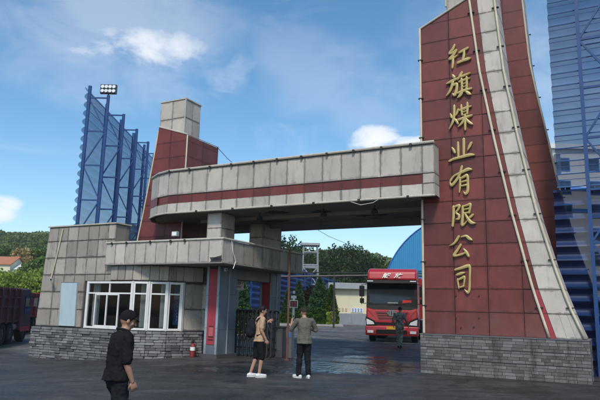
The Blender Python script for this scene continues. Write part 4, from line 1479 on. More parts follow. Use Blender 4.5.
# ------------------------------------------------------------------ canopy
cn, off = gate_thing('canopy', 'heavy grey panelled canopy slab over the guardhouse window and side entrance', 'canopy', -13.5, 18.5)
CB, CT, CD, CR, CE = 3.11, 3.90, 15.6, -11.07, 21.15
MB().prism_xy([(-16.2, CD + .03), (CR - .03, CD + .03), (CR - .03, CE), (-12.9, CE + .0), (-12.9, 19.0), (-16.19, 19.0)], CB + .02, CT - .03).build('slab', joint, cn, off, fix=True)
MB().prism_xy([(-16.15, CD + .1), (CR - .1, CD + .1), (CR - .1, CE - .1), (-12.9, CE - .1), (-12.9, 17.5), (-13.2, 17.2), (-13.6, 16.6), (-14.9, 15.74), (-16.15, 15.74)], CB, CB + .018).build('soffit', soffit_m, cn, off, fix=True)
cst = [-16.2 + .47 * k for k in range(10)] + [-11.62, CR]
for a, b in zip(cst, cst[1:]):
    panel([(a, CD + .03, CB), (b, CD + .03, CB), (b, CD + .03, CT - .03), (a, CD + .03, CT - .03)], .035, concrete, cn, off)
ds = [CD] + [CD + .62 * k for k in range(1, 9)] + [CE]
for a, b in zip(ds, ds[1:]):
    panel([(CR - .03, a, CB), (CR - .03, b, CB), (CR - .03, b, CT - .03), (CR - .03, a, CT - .03)], .035, dark_clad if a > 15.7 else concrete, cn, off)
panel([(CR, CE, CB), (-12.9, CE, CB), (-12.9, CE, CT - .03), (CR, CE, CT - .03)], .03, dark_clad, cn, off)
MB().tube([(-16.2, CD - .01, CT), (CR + .02, CD - .01, CT), (CR + .02, CE, CT)], .035, 8).build('coping', trim_m, cn, off)
MB().tube([(-16.2, CD - .005, CB + .0), (CR + .01, CD - .005, CB + .0), (CR + .01, CE, CB)], .022, 6).build('bottom_trim', M('dull_trim', (.2, .19, .17), .7), cn, off)
# broken corner: exposed lath at the lower front corner and a torn wire
for k in range(6):
    MB().cbox((CR - .12 - .05 * k, CD - .012, CB + .10 + .035 * (k % 3)), random.uniform(.16, .34), .02, .02).build('broken_lath', black_m, cn, off)
MB().prism_xz([(CR - .48, CB + .03), (CR - .02, CB + .03), (CR - .02, CB + .24), (CR - .3, CB + .18)], CD - .013, CD - .007).build('broken_edge', patch, cn, off, fix=True)
MB().tube([(CR + .02, 16.05, CT), (CR + .03, 16.15, CT - .4), (CR + .05, 16.3, CB + .1), (CR + .03, 16.2, CB - .15)], .014, 5).build('hanging_wire', white_p, cn, off)
for a in (-15.9, -15.2, -14.1, -13.2, -12.6):
    MB().cbox((a, CD - .04, CT - .03), .06, .06, .09).build('clip', black_m, cn, off)
# flood lamp on the canopy
fl, fo = gate_thing('floodlight', 'small grey floodlight on the canopy edge beside the short pillar', 'floodlight', -13.15, 15.75)
fl.location.z = CT + .03
MB().tube([(0, 0, 0), (0, 0, .12)], .018, 6).build('stem', black_m, fl)
MB().cbox((0, -.03, .20), .24, .12, .17).build('lamp_body', grey_metal, fl, bevel=.01)
MB().box(-.09, .09, -.10, -.092, .14, .26).build('lamp_glass', lamp_glass, fl)
MB().tube([(.02, .02, .02), (.2, -.05, -.10), (.32, -.12, -.16)], .008, 5).build('cable', black_m, fl)

# ------------------------------------------------------------------ lower gate pillars
for i, (sa, sb, da, db, lab) in enumerate(((-12.50, -11.96, 16.77, 17.85, 'blue grey gate pillar with red inlay at the near corner of the canopy'),
                                          (-12.58, -12.02, 20.42, 21.12, 'blue grey gate pillar with red inlay at the far end of the canopy'))):
    gp, _ = gate_thing('gate_pillar', lab, 'pillar', sa, da, 'blue grey pillars under the canopy')
    off = (sa, da, 0)
    MB().box(sa + .02, sb - .02, da + .03, db - .02, -.1, CB - .002).build('core', joint, gp, off)
    for (x0, x1, mt, th) in ((sa, sa + .09, pale_trim, .03), (sb - .09, sb, pale_trim, .03)):
        for za, zb in ((0, 1.0), (1.0, 2.1), (2.1, CB - .01)):
            panel([(x0, da + .03, za), (x1, da + .03, za), (x1, da + .03, zb), (x0, da + .03, zb)], th, mt, gp, off, 'trim_strip', gap=.003)
    panel([(sa + .09, da + .03, .45), (sb - .09, da + .03, .45), (sb - .09, da + .03, 3.0), (sa + .09, da + .03, 3.0)], .012, red_bright, gp, off, 'red_inlay', gap=.002)
    panel([(sa + .09, da + .03, .0), (sb - .09, da + .03, .0), (sb - .09, da + .03, .44), (sa + .09, da + .03, .44)], .02, blue_grey, gp, off, gap=.002)
    if i == 0:
        for z in (.62, .72, 1.06):
            MB().cbox(((sa + sb) / 2, da + .008, z), .2, .02, .025).build('worn_mark', black_m, gp, off)
        MB().cbox(((sa + sb) / 2, da + .012, .88), .17, .012, .30).build('faded_patch', M('faded_red', (.42, .10, .11), .7), gp, off)
    for za, zb in ((0, .95), (.95, 2.15), (2.15, CB - .01)):
        panel([(sb - .02, da + .0, za), (sb - .02, db, za), (sb - .02, db, zb), (sb - .02, da, zb)], .025, blue_grey, gp, off, gap=.004)
        panel([(sa + .02, db, za), (sa + .02, da, za), (sa + .02, da, zb), (sa + .02, db, zb)], .025, blue_grey, gp, off, gap=.004)
    MB().box(sb + .008, sb + .03, (da + db) / 2, (da + db) / 2 + .04, 0, CB - .01).build('conduit', grey_metal, gp, off)
    MB().box(sa - .06, sb + .06, da - .05, db + .05, -.05, .14).build('foot', M('foot_stone', (.06, .06, .062), .7, var=.3), gp, off)
# door lintel / roller box between the two pillars
ln_, off = gate_thing('lintel', 'grey beam under the canopy between the two blue grey pillars', 'beam', -12.3, 19.2)
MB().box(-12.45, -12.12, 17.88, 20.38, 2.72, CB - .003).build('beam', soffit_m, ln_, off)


# CCTV cameras
def cctv(label, s, d, z, rotz):
    t = thing('security_camera', label, 'camera', G(s, d, z), -A + rotz, 'white security cameras on the gate buildings')
    MB().tube([(0, .12, .06), (0, 0, .06), (0, -.05, 0)], .015, 6).build('bracket', white_p, t)
    MB().lathe([(.035, -.22), (.045, -.21), (.045, .0), (.03, .02)], n=12, axis='y').build('body', white_p, t, smooth=False)
    MB().lathe([(.028, -.235), (.030, -.221)], n=12, axis='y').build('lens', black_m, t)
    MB().box(-.055, .055, -.27, .02, .046, .055).build('hood', white_p, t)
    return t


s_, z_ = at_d(50, 280, 15.6)
cctv('white security camera on the left corner of the guardhouse wall below a pale conduit', s_ + .1, 15.55, z_, .9)
s_, z_ = at_d(230, 268.5, 16.6)
cctv('white security camera under the canopy beside the near pillar', -11.85, 16.9, 2.97, .8)
cb_, off = gate_thing('cable', 'pale conduit running down the guardhouse wall to the corner camera', 'conduit', -19.0, 15.7)
MB().tube([(at_d(63, 229, 15.70)[0], 15.70, at_d(63, 229, 15.7)[1]), (at_d(57, 255, 15.7)[0], 15.70, at_d(57, 255, 15.7)[1]), (at_d(51, 279, 15.7)[0], 15.70, at_d(51, 279, 15.7)[1])], .025, 6).build('pipe', cream_metal, cb_, off)

# ------------------------------------------------------------------ retractable gate, parked
rg, off = gate_thing('retractable_gate', 'folded dark steel retractable gate parked beside the near pillar', 'gate', -11.8, 18.6)
for k in range(11):
    x = -12.42 + k * .165
    fr = MB()
    for y in (18.35, 18.85):
        fr.tube([(x, y, .08), (x, y, 1.55)], .040, 8)
    fr.tube([(x, 18.35, 1.55), (x, 18.45, 1.63), (x, 18.75, 1.63), (x, 18.85, 1.55)], .040, 8)
    fr.bar((x, 18.35, .3), (x, 18.85, .3), .03)
    fr.bar((x, 18.35, 1.0), (x, 18.85, 1.0), .03)
    fr.build('bar_frame', dark_metal, rg, off)
    if k < 10:
        for y in (18.33, 18.87):
            MB().tube([(x, y, .35), (x + .165, y, .85), (x, y, .95 + .25), (x + .165, y, 1.45)], .012, 5).build('scissor_link', dark_metal, rg, off)
            MB().tube([(x + .165, y + .025, .35), (x, y + .025, .85), (x + .165, y + .025, .95 + .25), (x, y + .025, 1.45)], .012, 5).build('scissor_link', dark_metal, rg, off)
    for y in (18.35, 18.85):
        MB().lathe([(.05, -.02), (.05, .02)], (x, y, .055), 10, 'x').build('wheel', rubber, rg, off)
tr_, off = gate_thing('gate_rail', 'thin steel gate rail crossing the wet roadway', 'rail', -8.5, 18.6)
MB().box(-12.6, -5.05, 18.55, 18.61, -.02, .018).build('rail', dark_metal, tr_, off)

# barrier machine, rusty pole, sign posts
bm_, off = gate_thing('barrier_machine', 'dark barrier machine cabinet beside the far blue grey pillar', 'barrier machine', -10.68, 18.9)
MB().box(-.13, .13, -.15, .15, 0, 1.02).build('cabinet', M('cabinet_grey', (.05, .053, .057), .45, var=.2), bm_, bevel=.02)
MB().box(-.15, .15, -.17, .17, 1.021, 1.08).build('lid', black_m, bm_, bevel=.015)
MB().box(-.09, .09, -.162, -.151, .25, .85).build('door', M('cabinet_grey2', (.07, .075, .08), .4), bm_)
bm2, off = gate_thing('barrier_post', 'slim grey barrier post with a blue sticker between cabinet and rusty pole', 'post', -10.33, 18.95)
MB().box(-.10, .10, -.1, .1, 0, 1.05).build('post', M('post_grey', (.13, .14, .15), .45, var=.2), bm2, bevel=.01)
MB().box(-.07, .07, -.108, -.101, .72, .88).build('sticker', blue_p, bm2)
rp = at_y(290, 250, 20.6)
r_ = thing('rusty_pole', 'tall rusty brown steel pole standing in front of the canopy end', 'pole', (rp.x, rp.y, 0))
MB().tube([(0, 0, 0), (0, 0, rp.z)], .038, 10).build('pole', rust, r_)
MB().tube([(0, 0, rp.z), (0, 0, rp.z + .12)], .02, 8).build('pole_tip', black_m, r_)
MB().lathe([(.10, 0), (.10, .02), (.05, .03)], n=12).build('foot_plate', rust, r_)
lp_ = at_y(294, 290, 22.5)
L_ = thing('display_post', 'white post carrying a small red lettered display box', 'display sign', (lp_.x, lp_.y, 0))
zc = at_y(294, 304, 22.5).z
MB().tube([(0, 0, 0), (0, 0, lp_.z)], .045, 10).build('post', white_p, L_)
MB().box(-.16, .16, -.12, .0, zc - .14, zc + .14).build('display_box', white_p, L_, bevel=.01)
MB().box(-.13, .13, -.128, -.121, zc - .11, zc + .11).build('display_face', black_m, L_)
mb = MB()
for k in (-.05, .05):
    mb.box(k - .035, k + .035, -.135, -.129, zc + .045, zc + .062)
    mb.box(k - .035, k + .035, -.135, -.129, zc - .01, zc + .007)
    mb.box(k - .035, k + .035, -.135, -.129, zc - .07, zc - .053)
    mb.box(k - .009, k + .009, -.137, -.1355, zc - .07, zc + .08)
mb.build('display_text', red_led, L_)
for z in (zc + .35, zc + .52):
    MB().lathe([(.05, -.03), (.055, .03)], (0, 0, z), 10).build('band', black_m, L_)
MB().box(-.10, .10, -.07, .0, zc + .20, zc + .30).build('lamp_head', white_p, L_)
sp_ = at_y(238, 275, 23.0)
s2 = thing('sign_post', 'grey post behind the near pillar with a small white sign box marked in red', 'sign', (sp_.x, sp_.y, gz(sp_.x, sp_.y)))
MB().tube([(0, 0, 0), (0, 0, sp_.z + .2)], .06, 10).build('post', grey_metal, s2)
zc = at_y(235, 284.5, 23.0).z
MB().box(-.15, .24, -.14, -.05, zc - .24, zc + .22).build('sign_box', white_p, s2, bevel=.01)
mb = MB()
mb.tube([(-.05, -.148, zc - .02), (.0, -.148, zc + .08), (.05, -.148, zc)], .014, 5)
mb.tube([(.07, -.148, zc + .08), (.13, -.148, zc + .04), (.08, -.148, zc - .05)], .014, 5)
mb.box(-.06, .15, -.15, -.141, zc - .13, zc - .09)
mb.build('red_marks', red_led, s2)

# fire extinguisher by the wall
ep = G(-13.05, 16.9)
fe = thing('fire_extinguisher', 'red and white fire extinguisher standing against the plinth left of the near pillar', 'fire extinguisher', (ep.x, ep.y, gz(ep.x, ep.y)), -A)
MB().lathe([(.085, 0), (.09, .02), (.09, .36), (.07, .43), (.03, .46)], n=16).build('cylinder', M('dull_red', (.20, .02, .02), .5, var=.2), fe, smooth=False)
MB().lathe([(.0915, .22), (.0915, .34)], n=16).build('label', white_p, fe)
MB().lathe([(.03, .46), (.035, .50), (.05, .51), (.05, .57), (.02, .59)], n=12).build('valve', black_m, fe)
MB().tube([(.03, 0, .52), (.13, 0, .50), (.14, 0, .35), (.11, 0, .15)], .014, 6).build('hose', black_m, fe)
MB().tube([(-.03, 0, .56), (-.10, 0, .60)], .012, 6).build('handle', black_m, fe)


# ------------------------------------------------------------------ wind-break nets
def corrugated(P, Q, z0, z1, amp, pitch, nrm, seg=8, drop=0.0):
    P, Q, nrm = Vector(P), Vector(Q), Vector(nrm)
    n = int((z1 - z0) / pitch * seg)
    vs, fs = [], []
    for i in range(n + 1):
        z = z0 + (z1 - z0) * i / n
        a = amp * abs(sin(pi * (z - z0) / pitch)) ** 0.7 * 2 - amp
        for E_ in (P, Q):
            p = E_ + nrm * a
            vs.append((p.x, p.y, z))
    for i in range(n):
        fs.append((2 * i, 2 * i + 1, 2 * i + 3, 2 * i + 2))
    return vs, fs


XA, XB = -11.38, -10.36
wl = thing('windbreak_net', 'tall blue corrugated wind-break net on steel trusses behind the guardhouse', 'windbreak', (XA, 30, gz(XA, 30)))
o3 = (XA, 30, gz(XA, 30))
for k in range(28):
    Y = 30 + 2.85 * k
    MB().tube([(XA, Y, -.3), (XA, Y, 13.2)], .10, 8).build('post', blue_steel, wl, o3)
    MB().tube([(XB, Y, -.3), (XB, Y, 12.62 if k else 12.7)], .09, 8).build('post', blue_steel, wl, o3)
    tr = MB()
    zz = [12.55 - 1.85 * j for j in range(7)]
    for j, z in enumerate(zz):
        tr.bar((XA, Y, z), (XB, Y, z), .07)
        if j + 1 < len(zz):
            if j % 2 == 0:
                tr.bar((XA, Y, z), (XB, Y, zz[j + 1]), .06)
            else:
                tr.bar((XB, Y, z), (XA, Y, zz[j + 1]), .06)
    tr.build('truss_brace', blue_steel, wl, o3)
    if k < 27:
        mb = MB()
        mb.add(*corrugated((XA - .12, Y, 0), (XA - .12, Y + 2.85, 0), -.3, 13.15, .14, .47, (-1, 0, 0)))
        mb.build('net_sheet', blue_sheet, wl, o3)
        if k:
            MB().bar((XB, Y, 12.55), (XB, Y - 2.85 * 0, 12.56 + .01), .05)
for k in (0,):
    fl = thing('floodlight', 'floodlight panel of eight lamps on the pole of the blue wind-break net', 'floodlight', (XB, 30, 12.7))
    MB().cbox((0, -.05, .32), .86, .16, .50).build('housing', black_m, fl)
    for a in range(4):
        for b in range(2):
            MB().lathe([(.085, -.155), (.10, -.131)], (-.30 + a * .20, -.03 + .0, .20 + b * .235), 12, 'y').build('lamp', lamp_glass, fl)
    MB().bar((0, 0, 0), (0, 0, .1), .06).build('bracket', black_m, fl)

# net to the right of the pylon, parallel to the gate
DN = 19.5
wr, off = gate_thing('windbreak_net', 'blue corrugated perforated wind-break net to the right of the lettered pylon', 'windbreak', 1.0, DN)
for k in range(5):
    a, b = -1.38 + k * 1.9, -1.38 + (k + 1) * 1.9
    mb = MB()
    mb.add(*corrugated((a, DN + .25, 0), (b, DN + .25, 0), 5.6, 15.6, .19, .415, (0, 1, 0)))
    mb.build('net_sheet', blue_sheet_r, wr, off)
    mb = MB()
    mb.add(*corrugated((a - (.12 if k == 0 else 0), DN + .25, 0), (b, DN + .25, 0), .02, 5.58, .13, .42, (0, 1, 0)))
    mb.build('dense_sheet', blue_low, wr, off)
    # cream rails on the ribs
for k, s_ in enumerate((-.5, .55, 2.4, 3.45, 5.3, 6.35)):
    MB().box(s_ - .055, s_ + .055, DN - .02, DN + .10, 0, 15.6).build('post', blue_steel, wr, off)
for s0 in (-.5, 2.4, 5.3):
    tr = MB()
    z = 15.2
    j = 0
    while z > 1:
        tr.bar((s0, DN + .03, z), (s0 + 1.05, DN + .03, z), .07)
        if j % 2 == 0:
            tr.bar((s0 + 1.05, DN + .03, z), (s0, DN + .03, z - 1.62), .06)
        else:
            tr.bar((s0, DN + .03, z), (s0 + 1.05, DN + .03, z - 1.62), .06)
        z -= 1.62
        j += 1
    tr.build('truss_brace', blue_steel, wr, off)
for z in np.arange(5.84, 15.4, .415):  # second, thinner dark bar per corrugation, drawn as a shade line
    MB().bar((-1.36, DN + .06, z), (8.1, DN + .06, z), .017).build('thin_shade_line', blue_steel, wr, off)
for z in np.arange(5.62, 15.4, .415):  # dark bars standing in for the shade at the foot of each bulge
    MB().bar((-1.36, DN + .14, z), (8.1, DN + .14, z), .030).build('shade_line', blue_steel, wr, off)

# far blue net behind the trees
wf = thing('windbreak_net', 'low blue corrugated screen far behind the conical trees', 'windbreak', (-2.5, 60, 0))
pa, pb = Vector((-6.4, 42, 0)), Vector((9.0, 113, 0))
dn = (pb - pa).normalized()
nn = Vector((dn.y, -dn.x, 0))
for k in range(16):
    a, b = pa + (pb - pa) * (k / 16), pa + (pb - pa) * ((k + 1) / 16)
    MB().add(*corrugated(a, b, 0, 6.6, .16, .55, nn, 6)).build('net_sheet', blue_wall, wf, (-2.5, 60, 0))
    MB().tube([a + nn * .5, a + nn * .5 + Vector((0, 0, 6.6))], .08, 6).build('post', blue_steel, wf, (-2.5, 60, 0))

# ------------------------------------------------------------------ background structures
# lattice tower
tw = at_y(310.5, 246, 80)
lt = thing('lattice_tower', 'pale steel lattice tower with a small platform rising among the trees', 'lattice tower', (tw.x, 80, 0.28))
zt = tw.z - .28
for a in (-1, 1):
    for b in (-1, 1):
        MB().bar((a * 1.25, b * 1.25, 0), (a * .92, b * .92, zt), .16).build('leg', grey_metal, lt)
for z in (zt - .9, zt - 2.6, zt - 2.9, zt - 5.2, zt - 7.6):
    h = .92 + .33 * (1 - z / zt)
    br = MB()
    for (x0, y0, x1, y1) in ((-h, -h, h, -h), (h, -h, h, h), (h, h, -h, h), (-h, h, -h, -h)):
        br.bar((x0, y0, z), (x1, y1, z), .12)
    br.build('ring_beam', grey_metal, lt)
for (za, zb) in ((zt - 2.9, zt - 5.2), (zt - 5.2, zt - 7.6)):
    for y in (-1, 1):
        MB().bar((-.98, y, za), (1.0, y, zb), .09).build('brace', grey_metal, lt)
        MB().bar((.98, y + .02, za), (-1.0, y + .02, zb), .09).build('brace', grey_metal, lt)
MB().box(-1.25, 1.25, -1.2, 1.2, zt, zt + .3).build('platform', grey_metal, lt)

# cream building
cw = thing('cream_building', 'low cream walled building with grey base and flat grey roof edge beside the red truck', 'building', (11, 66, .28))
x0, x1 = 3.75, 20.0
o4 = (11, 66, .28)
zr_ = at_y(350, 289, 64).z
zbse = at_y(350, 313.5, 64).z
MB().box(x0, x1, 64, 72, zbse, zr_).build('wall', cream_wall, cw, o4)
MB().box(x0 - .06, x1 + .06, 63.94, 72.06, -.2, zbse).build('base', grey_wall, cw, o4)
MB().box(x0 - .5, x1 + .5, 63.4, 72.5, zr_, zr_ + .62).build('roof', M('roof_edge', (.30, .32, .34), .7, var=.15), cw, o4)
c_ = at_y(357, 311, 63.98)
MB().box(c_.x - .62, c_.x + .62, 63.93, 63.985, c_.z - .16, c_.z + .3).build('blue_plate', white_p, cw, o4)
mb = MB()
for k in range(4):
    xx = c_.x - .45 + k * .3
    mb.box(xx - .10, xx + .10, 63.90, 63.925, c_.z + .18, c_.z + .23)
    mb.box(xx - .10, xx + .10, 63.90, 63.925, c_.z - .02, c_.z + .03)
    mb.box(xx - .03, xx + .03, 63.896, 63.899, c_.z - .10, c_.z + .26)
mb.build('blue_marks', blue_p, cw, o4)
mb = MB()
for k in range(5):
    xx = c_.x - 2.6 + k * .36
    mb.box(xx - .12, xx + .12, 63.97, 63.99, c_.z + .15, c_.z + .20)
    mb.box(xx - .12, xx + .12, 63.97, 63.99, c_.z - .05, c_.z + .0)
    mb.box(xx - .02, xx + .03, 63.965, 63.969, c_.z - .1, c_.z + .3)
mb.build('faded_letters', M('faded_red_paint', (.42, .27, .2), .9), cw, o4)

# barrel-roofed blue shed
sh = thing('blue_shed', 'bright blue sheet metal shed with arched roof behind the truck', 'shed', (27.3, 90, 0), radians(-17))
Rs, zb_ = 14.4, 4.2
arc = [(Rs * cos(pi - pi * k / 36), zb_ + Rs * .92 * sin(pi * k / 36)) for k in range(37)]
MB().prism_xz(arc + [(Rs, 0), (-Rs, 0)], .05, 36).build('shed_body', shed_m, sh, fix=True)
mb = MB()
nrib = 92


def tz(x):
    return zb_ + Rs * .92 * sqrt(max(0.0, 1 - (x / Rs) ** 2)) - .03


for k in range(nrib):
    xa = -Rs + .02 + (2 * Rs - .04) * k / nrib
    xb = xa + 2 * Rs / nrib * .5
    mb.add([(xa, .04, 0), (xb, .04, 0), (xb, .04, tz(xb)), (xa, .04, tz(xa)), (xa + .05, -.03, 0), (xb - .05, -.03, 0), (xb - .05, -.03, tz(xb)), (xa + .05, -.03, tz(xa))],
           [(4, 5, 6, 7), (0, 4, 7, 3), (5, 1, 2, 6), (3, 7, 6, 2)])
g_ = mb.build('gable_ribs', shed_m, sh)
g_['kind'] = 'stuff'
MB().tube([(p[0], -.06, p[1]) for p in arc], .09, 6).build('arch_trim', blue_p, sh)
MB().bar((-Rs + 1.2, -.07, 8.2), (Rs - 1.2, -.07, 8.2), .10).build('gable_band', shed_m, sh)

# white building behind the right net
wbl = thing('white_building', 'tall white industrial building with blue framed windows seen through the right net', 'building', (36, 66, 0))
o6 = (36, 66, 0)
MB().box(25.9, 52, 60, 78, 0, 19.0).build('wall', white_wall, wbl, o6)
MB().box(25.6, 52.3, 59.6, 78.3, 19.0, 19.5).build('roof', white_wall, wbl, o6)
for z in (12.3, 14.6):
    MB().box(25.85, 52, 59.9, 59.99, z, z + .35).build('blue_band', blue_p, wbl, o6)
for zi in range(7):
    for xi in range(8):
        x, z = 26.9 + xi * 3.1, 2 + zi * 2.45
        f = MB()
        f.box(x - .06, x + 1.26, 59.93, 59.995, z - .06, z + 1.36)
        wnd = f.build('window', blue_p, wbl, o6)
        MB().box(x + .04, x + .57, 59.90, 59.929, z + .04, z + 1.26).build('pane', windscreen, wnd, o6)
        MB().box(x + .63, x + 1.16, 59.90, 59.929, z + .04, z + 1.26).build('pane', windscreen, wnd, o6)

# house on the hill slope at the left
hp = at_y(9, 264, 120)
hs = thing('house', 'cream walled house with orange roof on the green slope at the left', 'house', (hp.x - 1.5, 120, 5.0))
hs.scale = (.8, .8, .95)
o7 = (hp.x, 120, 5.0)
MB().prism_yz([(-4, 0), (4, 0), (4, 4.3), (0, 5.9), (-4, 4.3)], -9, 4.2).build('wall', cream_wall, hs, fix=True)
rf = MB()
for sgn in (-1, 1):
    rf.add([(-9.4, sgn * 4.4, 4.25), (4.6, sgn * 4.4, 4.25), (4.6, 0, 6.05), (-9.4, 0, 6.05), (-9.4, sgn * 4.4, 4.42), (4.6, sgn * 4.4, 4.42), (4.6, 0, 6.22), (-9.4, 0, 6.22)],
           [(0, 1, 2, 3), (7, 6, 5, 4), (0, 4, 5, 1), (1, 5, 6, 2), (2, 6, 7, 3), (3, 7, 4, 0)])
rf.build('roof', tile_m, hs, fix=True)
for x in (-6.5, -3.5, -.5, 2.4):
    wd_ = MB().box(x - .6, x + .6, -4.06, -4.01, 1.4, 2.9).build('window', windscreen, hs)
MB().box(4.2, 8.3, -3, 3, 0, 3.4).build('annex', white_wall, hs)
MB().prism_yz([(-3.3, 3.4), (3.3, 3.4), (0, 4.6)], 4.21, 8.7).build('annex_roof', white_wall, hs, fix=True)
bk = thing('slope_wall', 'pale retaining wall below the house on the slope', 'wall', (hp.x, 117, 3.0))
MB().box(-9, 9, -.2, .2, -3, 1.9).build('wall', white_wall, bk)

# pipe rack crossing behind the gate
pr = thing('pipe_rack', 'dark elevated pipeline on a post crossing behind the gateway', 'pipeline', (2, 50, .28))
za_ = at_y(283, 276.5, 50).z
zb2 = at_y(366, 275.5, 50).z
MB().tube([(-9, 50, za_ - .1), (-1, 50, za_), (6, 50, zb2), (22, 50, zb2 + .3)], .09, 8).build('pipe', black_m, pr, (2, 50, .28))
MB().tube([(-9, 50.2, za_ + .22), (22, 50.2, zb2 + .5)], .05, 6).build('cable', black_m, pr, (2, 50, .28))
px_ = at_y(334, 300, 50).x
for x in (px_, px_ - 9.5, px_ + 9):
    MB().bar((x, 50, .2), (x, 50, zb2), .15).build('support_post', black_m, pr, (2, 50, .28))

# overhead wires
wi = thing('overhead_wire', 'thin wire running from the left pylon to the beam and beyond', 'wire', G(-14, 20.5, 7))
a_, b_ = at_y(217, 147, 24.5), at_y(236, 166, 34)
MB().tube([a_, (a_ + b_) / 2 - Vector((0, 0, .05)), b_], .015, 5).build('wire', black_m, wi, tuple(G(-14, 20.5, 7)))
wi2 = thing('overhead_wire', 'thin wire sagging over the trees seen under the gate beam', 'wire', (0, 60, 12))
a_, b_ = at_y(308, 224, 60), at_y(345, 243, 75)
MB().tube([a_ + (a_ - b_) * .5, a_, (a_ + b_) / 2 - Vector((0, 0, .2)), b_, b_ + (b_ - a_) * .6], .025, 5).build('wire', black_m, wi2, (0, 60, 12))

# kerb island with hedge
isl = MB()
kx = [at_y(300, 326, 56).x - 6, at_y(339, 324, 58).x]
isl.box(kx[0], kx[1] + .2, 55.2, 63, .1, .43)
io = isl.build('planting_bed', M('kerb_stone', (.30, .30, .29), .85, var=.2), None)
io['kind'] = 'structure'


def hedge(label, x0, x1, y0, y1, z0, h, n=5200, mat=leaf_hedge, size=.15):
    t = thing('hedge', label, 'hedge', ((x0 + x1) / 2, (y0 + y1) / 2, z0), 0, 'clipped green hedges on the planting bed')
    lx, ly = (x1 - x0) / 2, (y1 - y0) / 2
    MB().tube([(-lx * .5, 0, 0), (-lx * .5, 0, h * .7)], .05, 5).tube([(lx * .4, 0, 0), (lx * .4, 0, h * .7)], .05, 5).build('stem', bark, t)
    P = RNG.uniform(-1, 1, (n, 3))
    k = RNG.integers(0, 3, n)
    P[np.arange(n), k] = np.sign(P[np.arange(n), k]) * RNG.uniform(.86, 1.0, n)
    P = P * np.array([lx, ly, h / 2]) + np.array([0, 0, h / 2])
    P[:, 2] *= 1 + .05 * np.sin(P[:, 0] * 4)
    leaf_mesh('foliage', P, size, mat, t)
    return t


hedge('low clipped green hedge along the kerb under the conical trees', kx[0] + .3, kx[1] - .9, 56, 57.4, .42, .85, 9000)
hedge('rounded layer of hedge just behind the low clipped hedge', at_y(300, 310, 58).x, at_y(328, 310, 58).x, 57.8, 59, .42, 1.35, 7000)
hedge('bright green hedge end beside the dark post', at_y(327, 320, 56.5).x, at_y(334, 320, 56.5).x, 55.8, 57, .42, 1.1, 2600, leaf_bright)

for (px, top, base, wpx, mt, lab, Y) in ((320, 277.5, 321, 26, leaf_con, 'broad dark green conical tree, tallest on the planting bed', 60),
                                        (331.5, 285, 321, 13, leaf_con2, 'slim yellow green conical tree right of the broad conical tree', 59),
                                        (299, 282, 321, 15, leaf_con, 'dark conical tree behind the white display post', 60),
                                        (288, 290, 321, 12, leaf_con, 'small conical tree partly behind the rusty pole', 61),
                                        (244, 277, 318, 17, leaf_con, 'dark conical tree seen between the two blue grey pillars', 41)):
    T_ = at_y(px, top, Y)
    h = T_.z - gz(T_.x, Y) - (.1 if Y > 50 else 0)
    conifer('conical_tree', lab, 'tree', T_.x, Y, h, wpx / FPX * Y * 1.1, mt, 'conical evergreen trees inside the gate', n=16000, size=.17 if Y > 50 else .14)
hedge('hedge behind the folded steel gate', -9.0, -2.2, 40, 41, .1, 1.6, 5000)
T_ = at_y(334, 288, 62)
tree('plum_tree', 'dark purple leaved bushy tree between conical trees and cream building', 'tree', T_.x - 2.0, 63, T_.z, 3.0, leaf_plum, nblob=6, per=45, size=.22, bottom=.1)
T_ = at_y(305, 292, 64)
tree('plum_tree', 'dark purple leaved tree behind the display post', 'tree', T_.x + .8, 64, T_.z, 4.5, leaf_plum, nblob=6, per=40, size=.22, bottom=.1)

# row of poplars behind the gate
pops = [(270, 236, 98, 6.5), (282, 233, 100, 6.5), (293, 234, 97, 5.5), (301, 240, 101, 4.5), (322, 250, 98, 5.5), (331, 244, 101, 5), (339, 243, 97, 5), (347, 240, 100, 4.6), (354, 243, 98, 4.6),
        (361, 245, 101, 4.6), (368, 249, 98, 4.6), (375, 254, 100, 4.2), (382, 259, 98, 4.0), (389, 264, 101, 4.5), (312, 247, 104, 5.5), (255, 238, 100, 6)]
side = ['leftmost visible, seen above the canopy', 'left of the lattice tower, tallest of the row', 'just left of the lattice tower', 'beside the lattice tower on its left',
        'right of the lattice tower', 'third crown right of the lattice tower', 'fourth crown right of the lattice tower', 'with the highest tip right of the lattice tower',
        'in the middle of the row above the cream building', 'above the middle of the cream building roof', 'above the right part of the cream building', 'left of the shed where the row slopes down',
        'near the arched shed, low in the row', 'touching the arched blue shed, lowest of the row', 'directly behind the lattice tower', 'seen through the gap above the canopy near the short pillar']
for (px, top, Y, wd), sd_ in zip(pops, side):
    Y += 17
    T_ = at_y(px, top, Y)
    tree('poplar_tree', 'dark green poplar ' + sd_, 'tree', T_.x, Y, T_.z + .2, wd * 1.65, leaf_dark, 'dark poplars behind the gate', nblob=13, per=20, size=.27, bottom=.06, z=.28, spire=True)

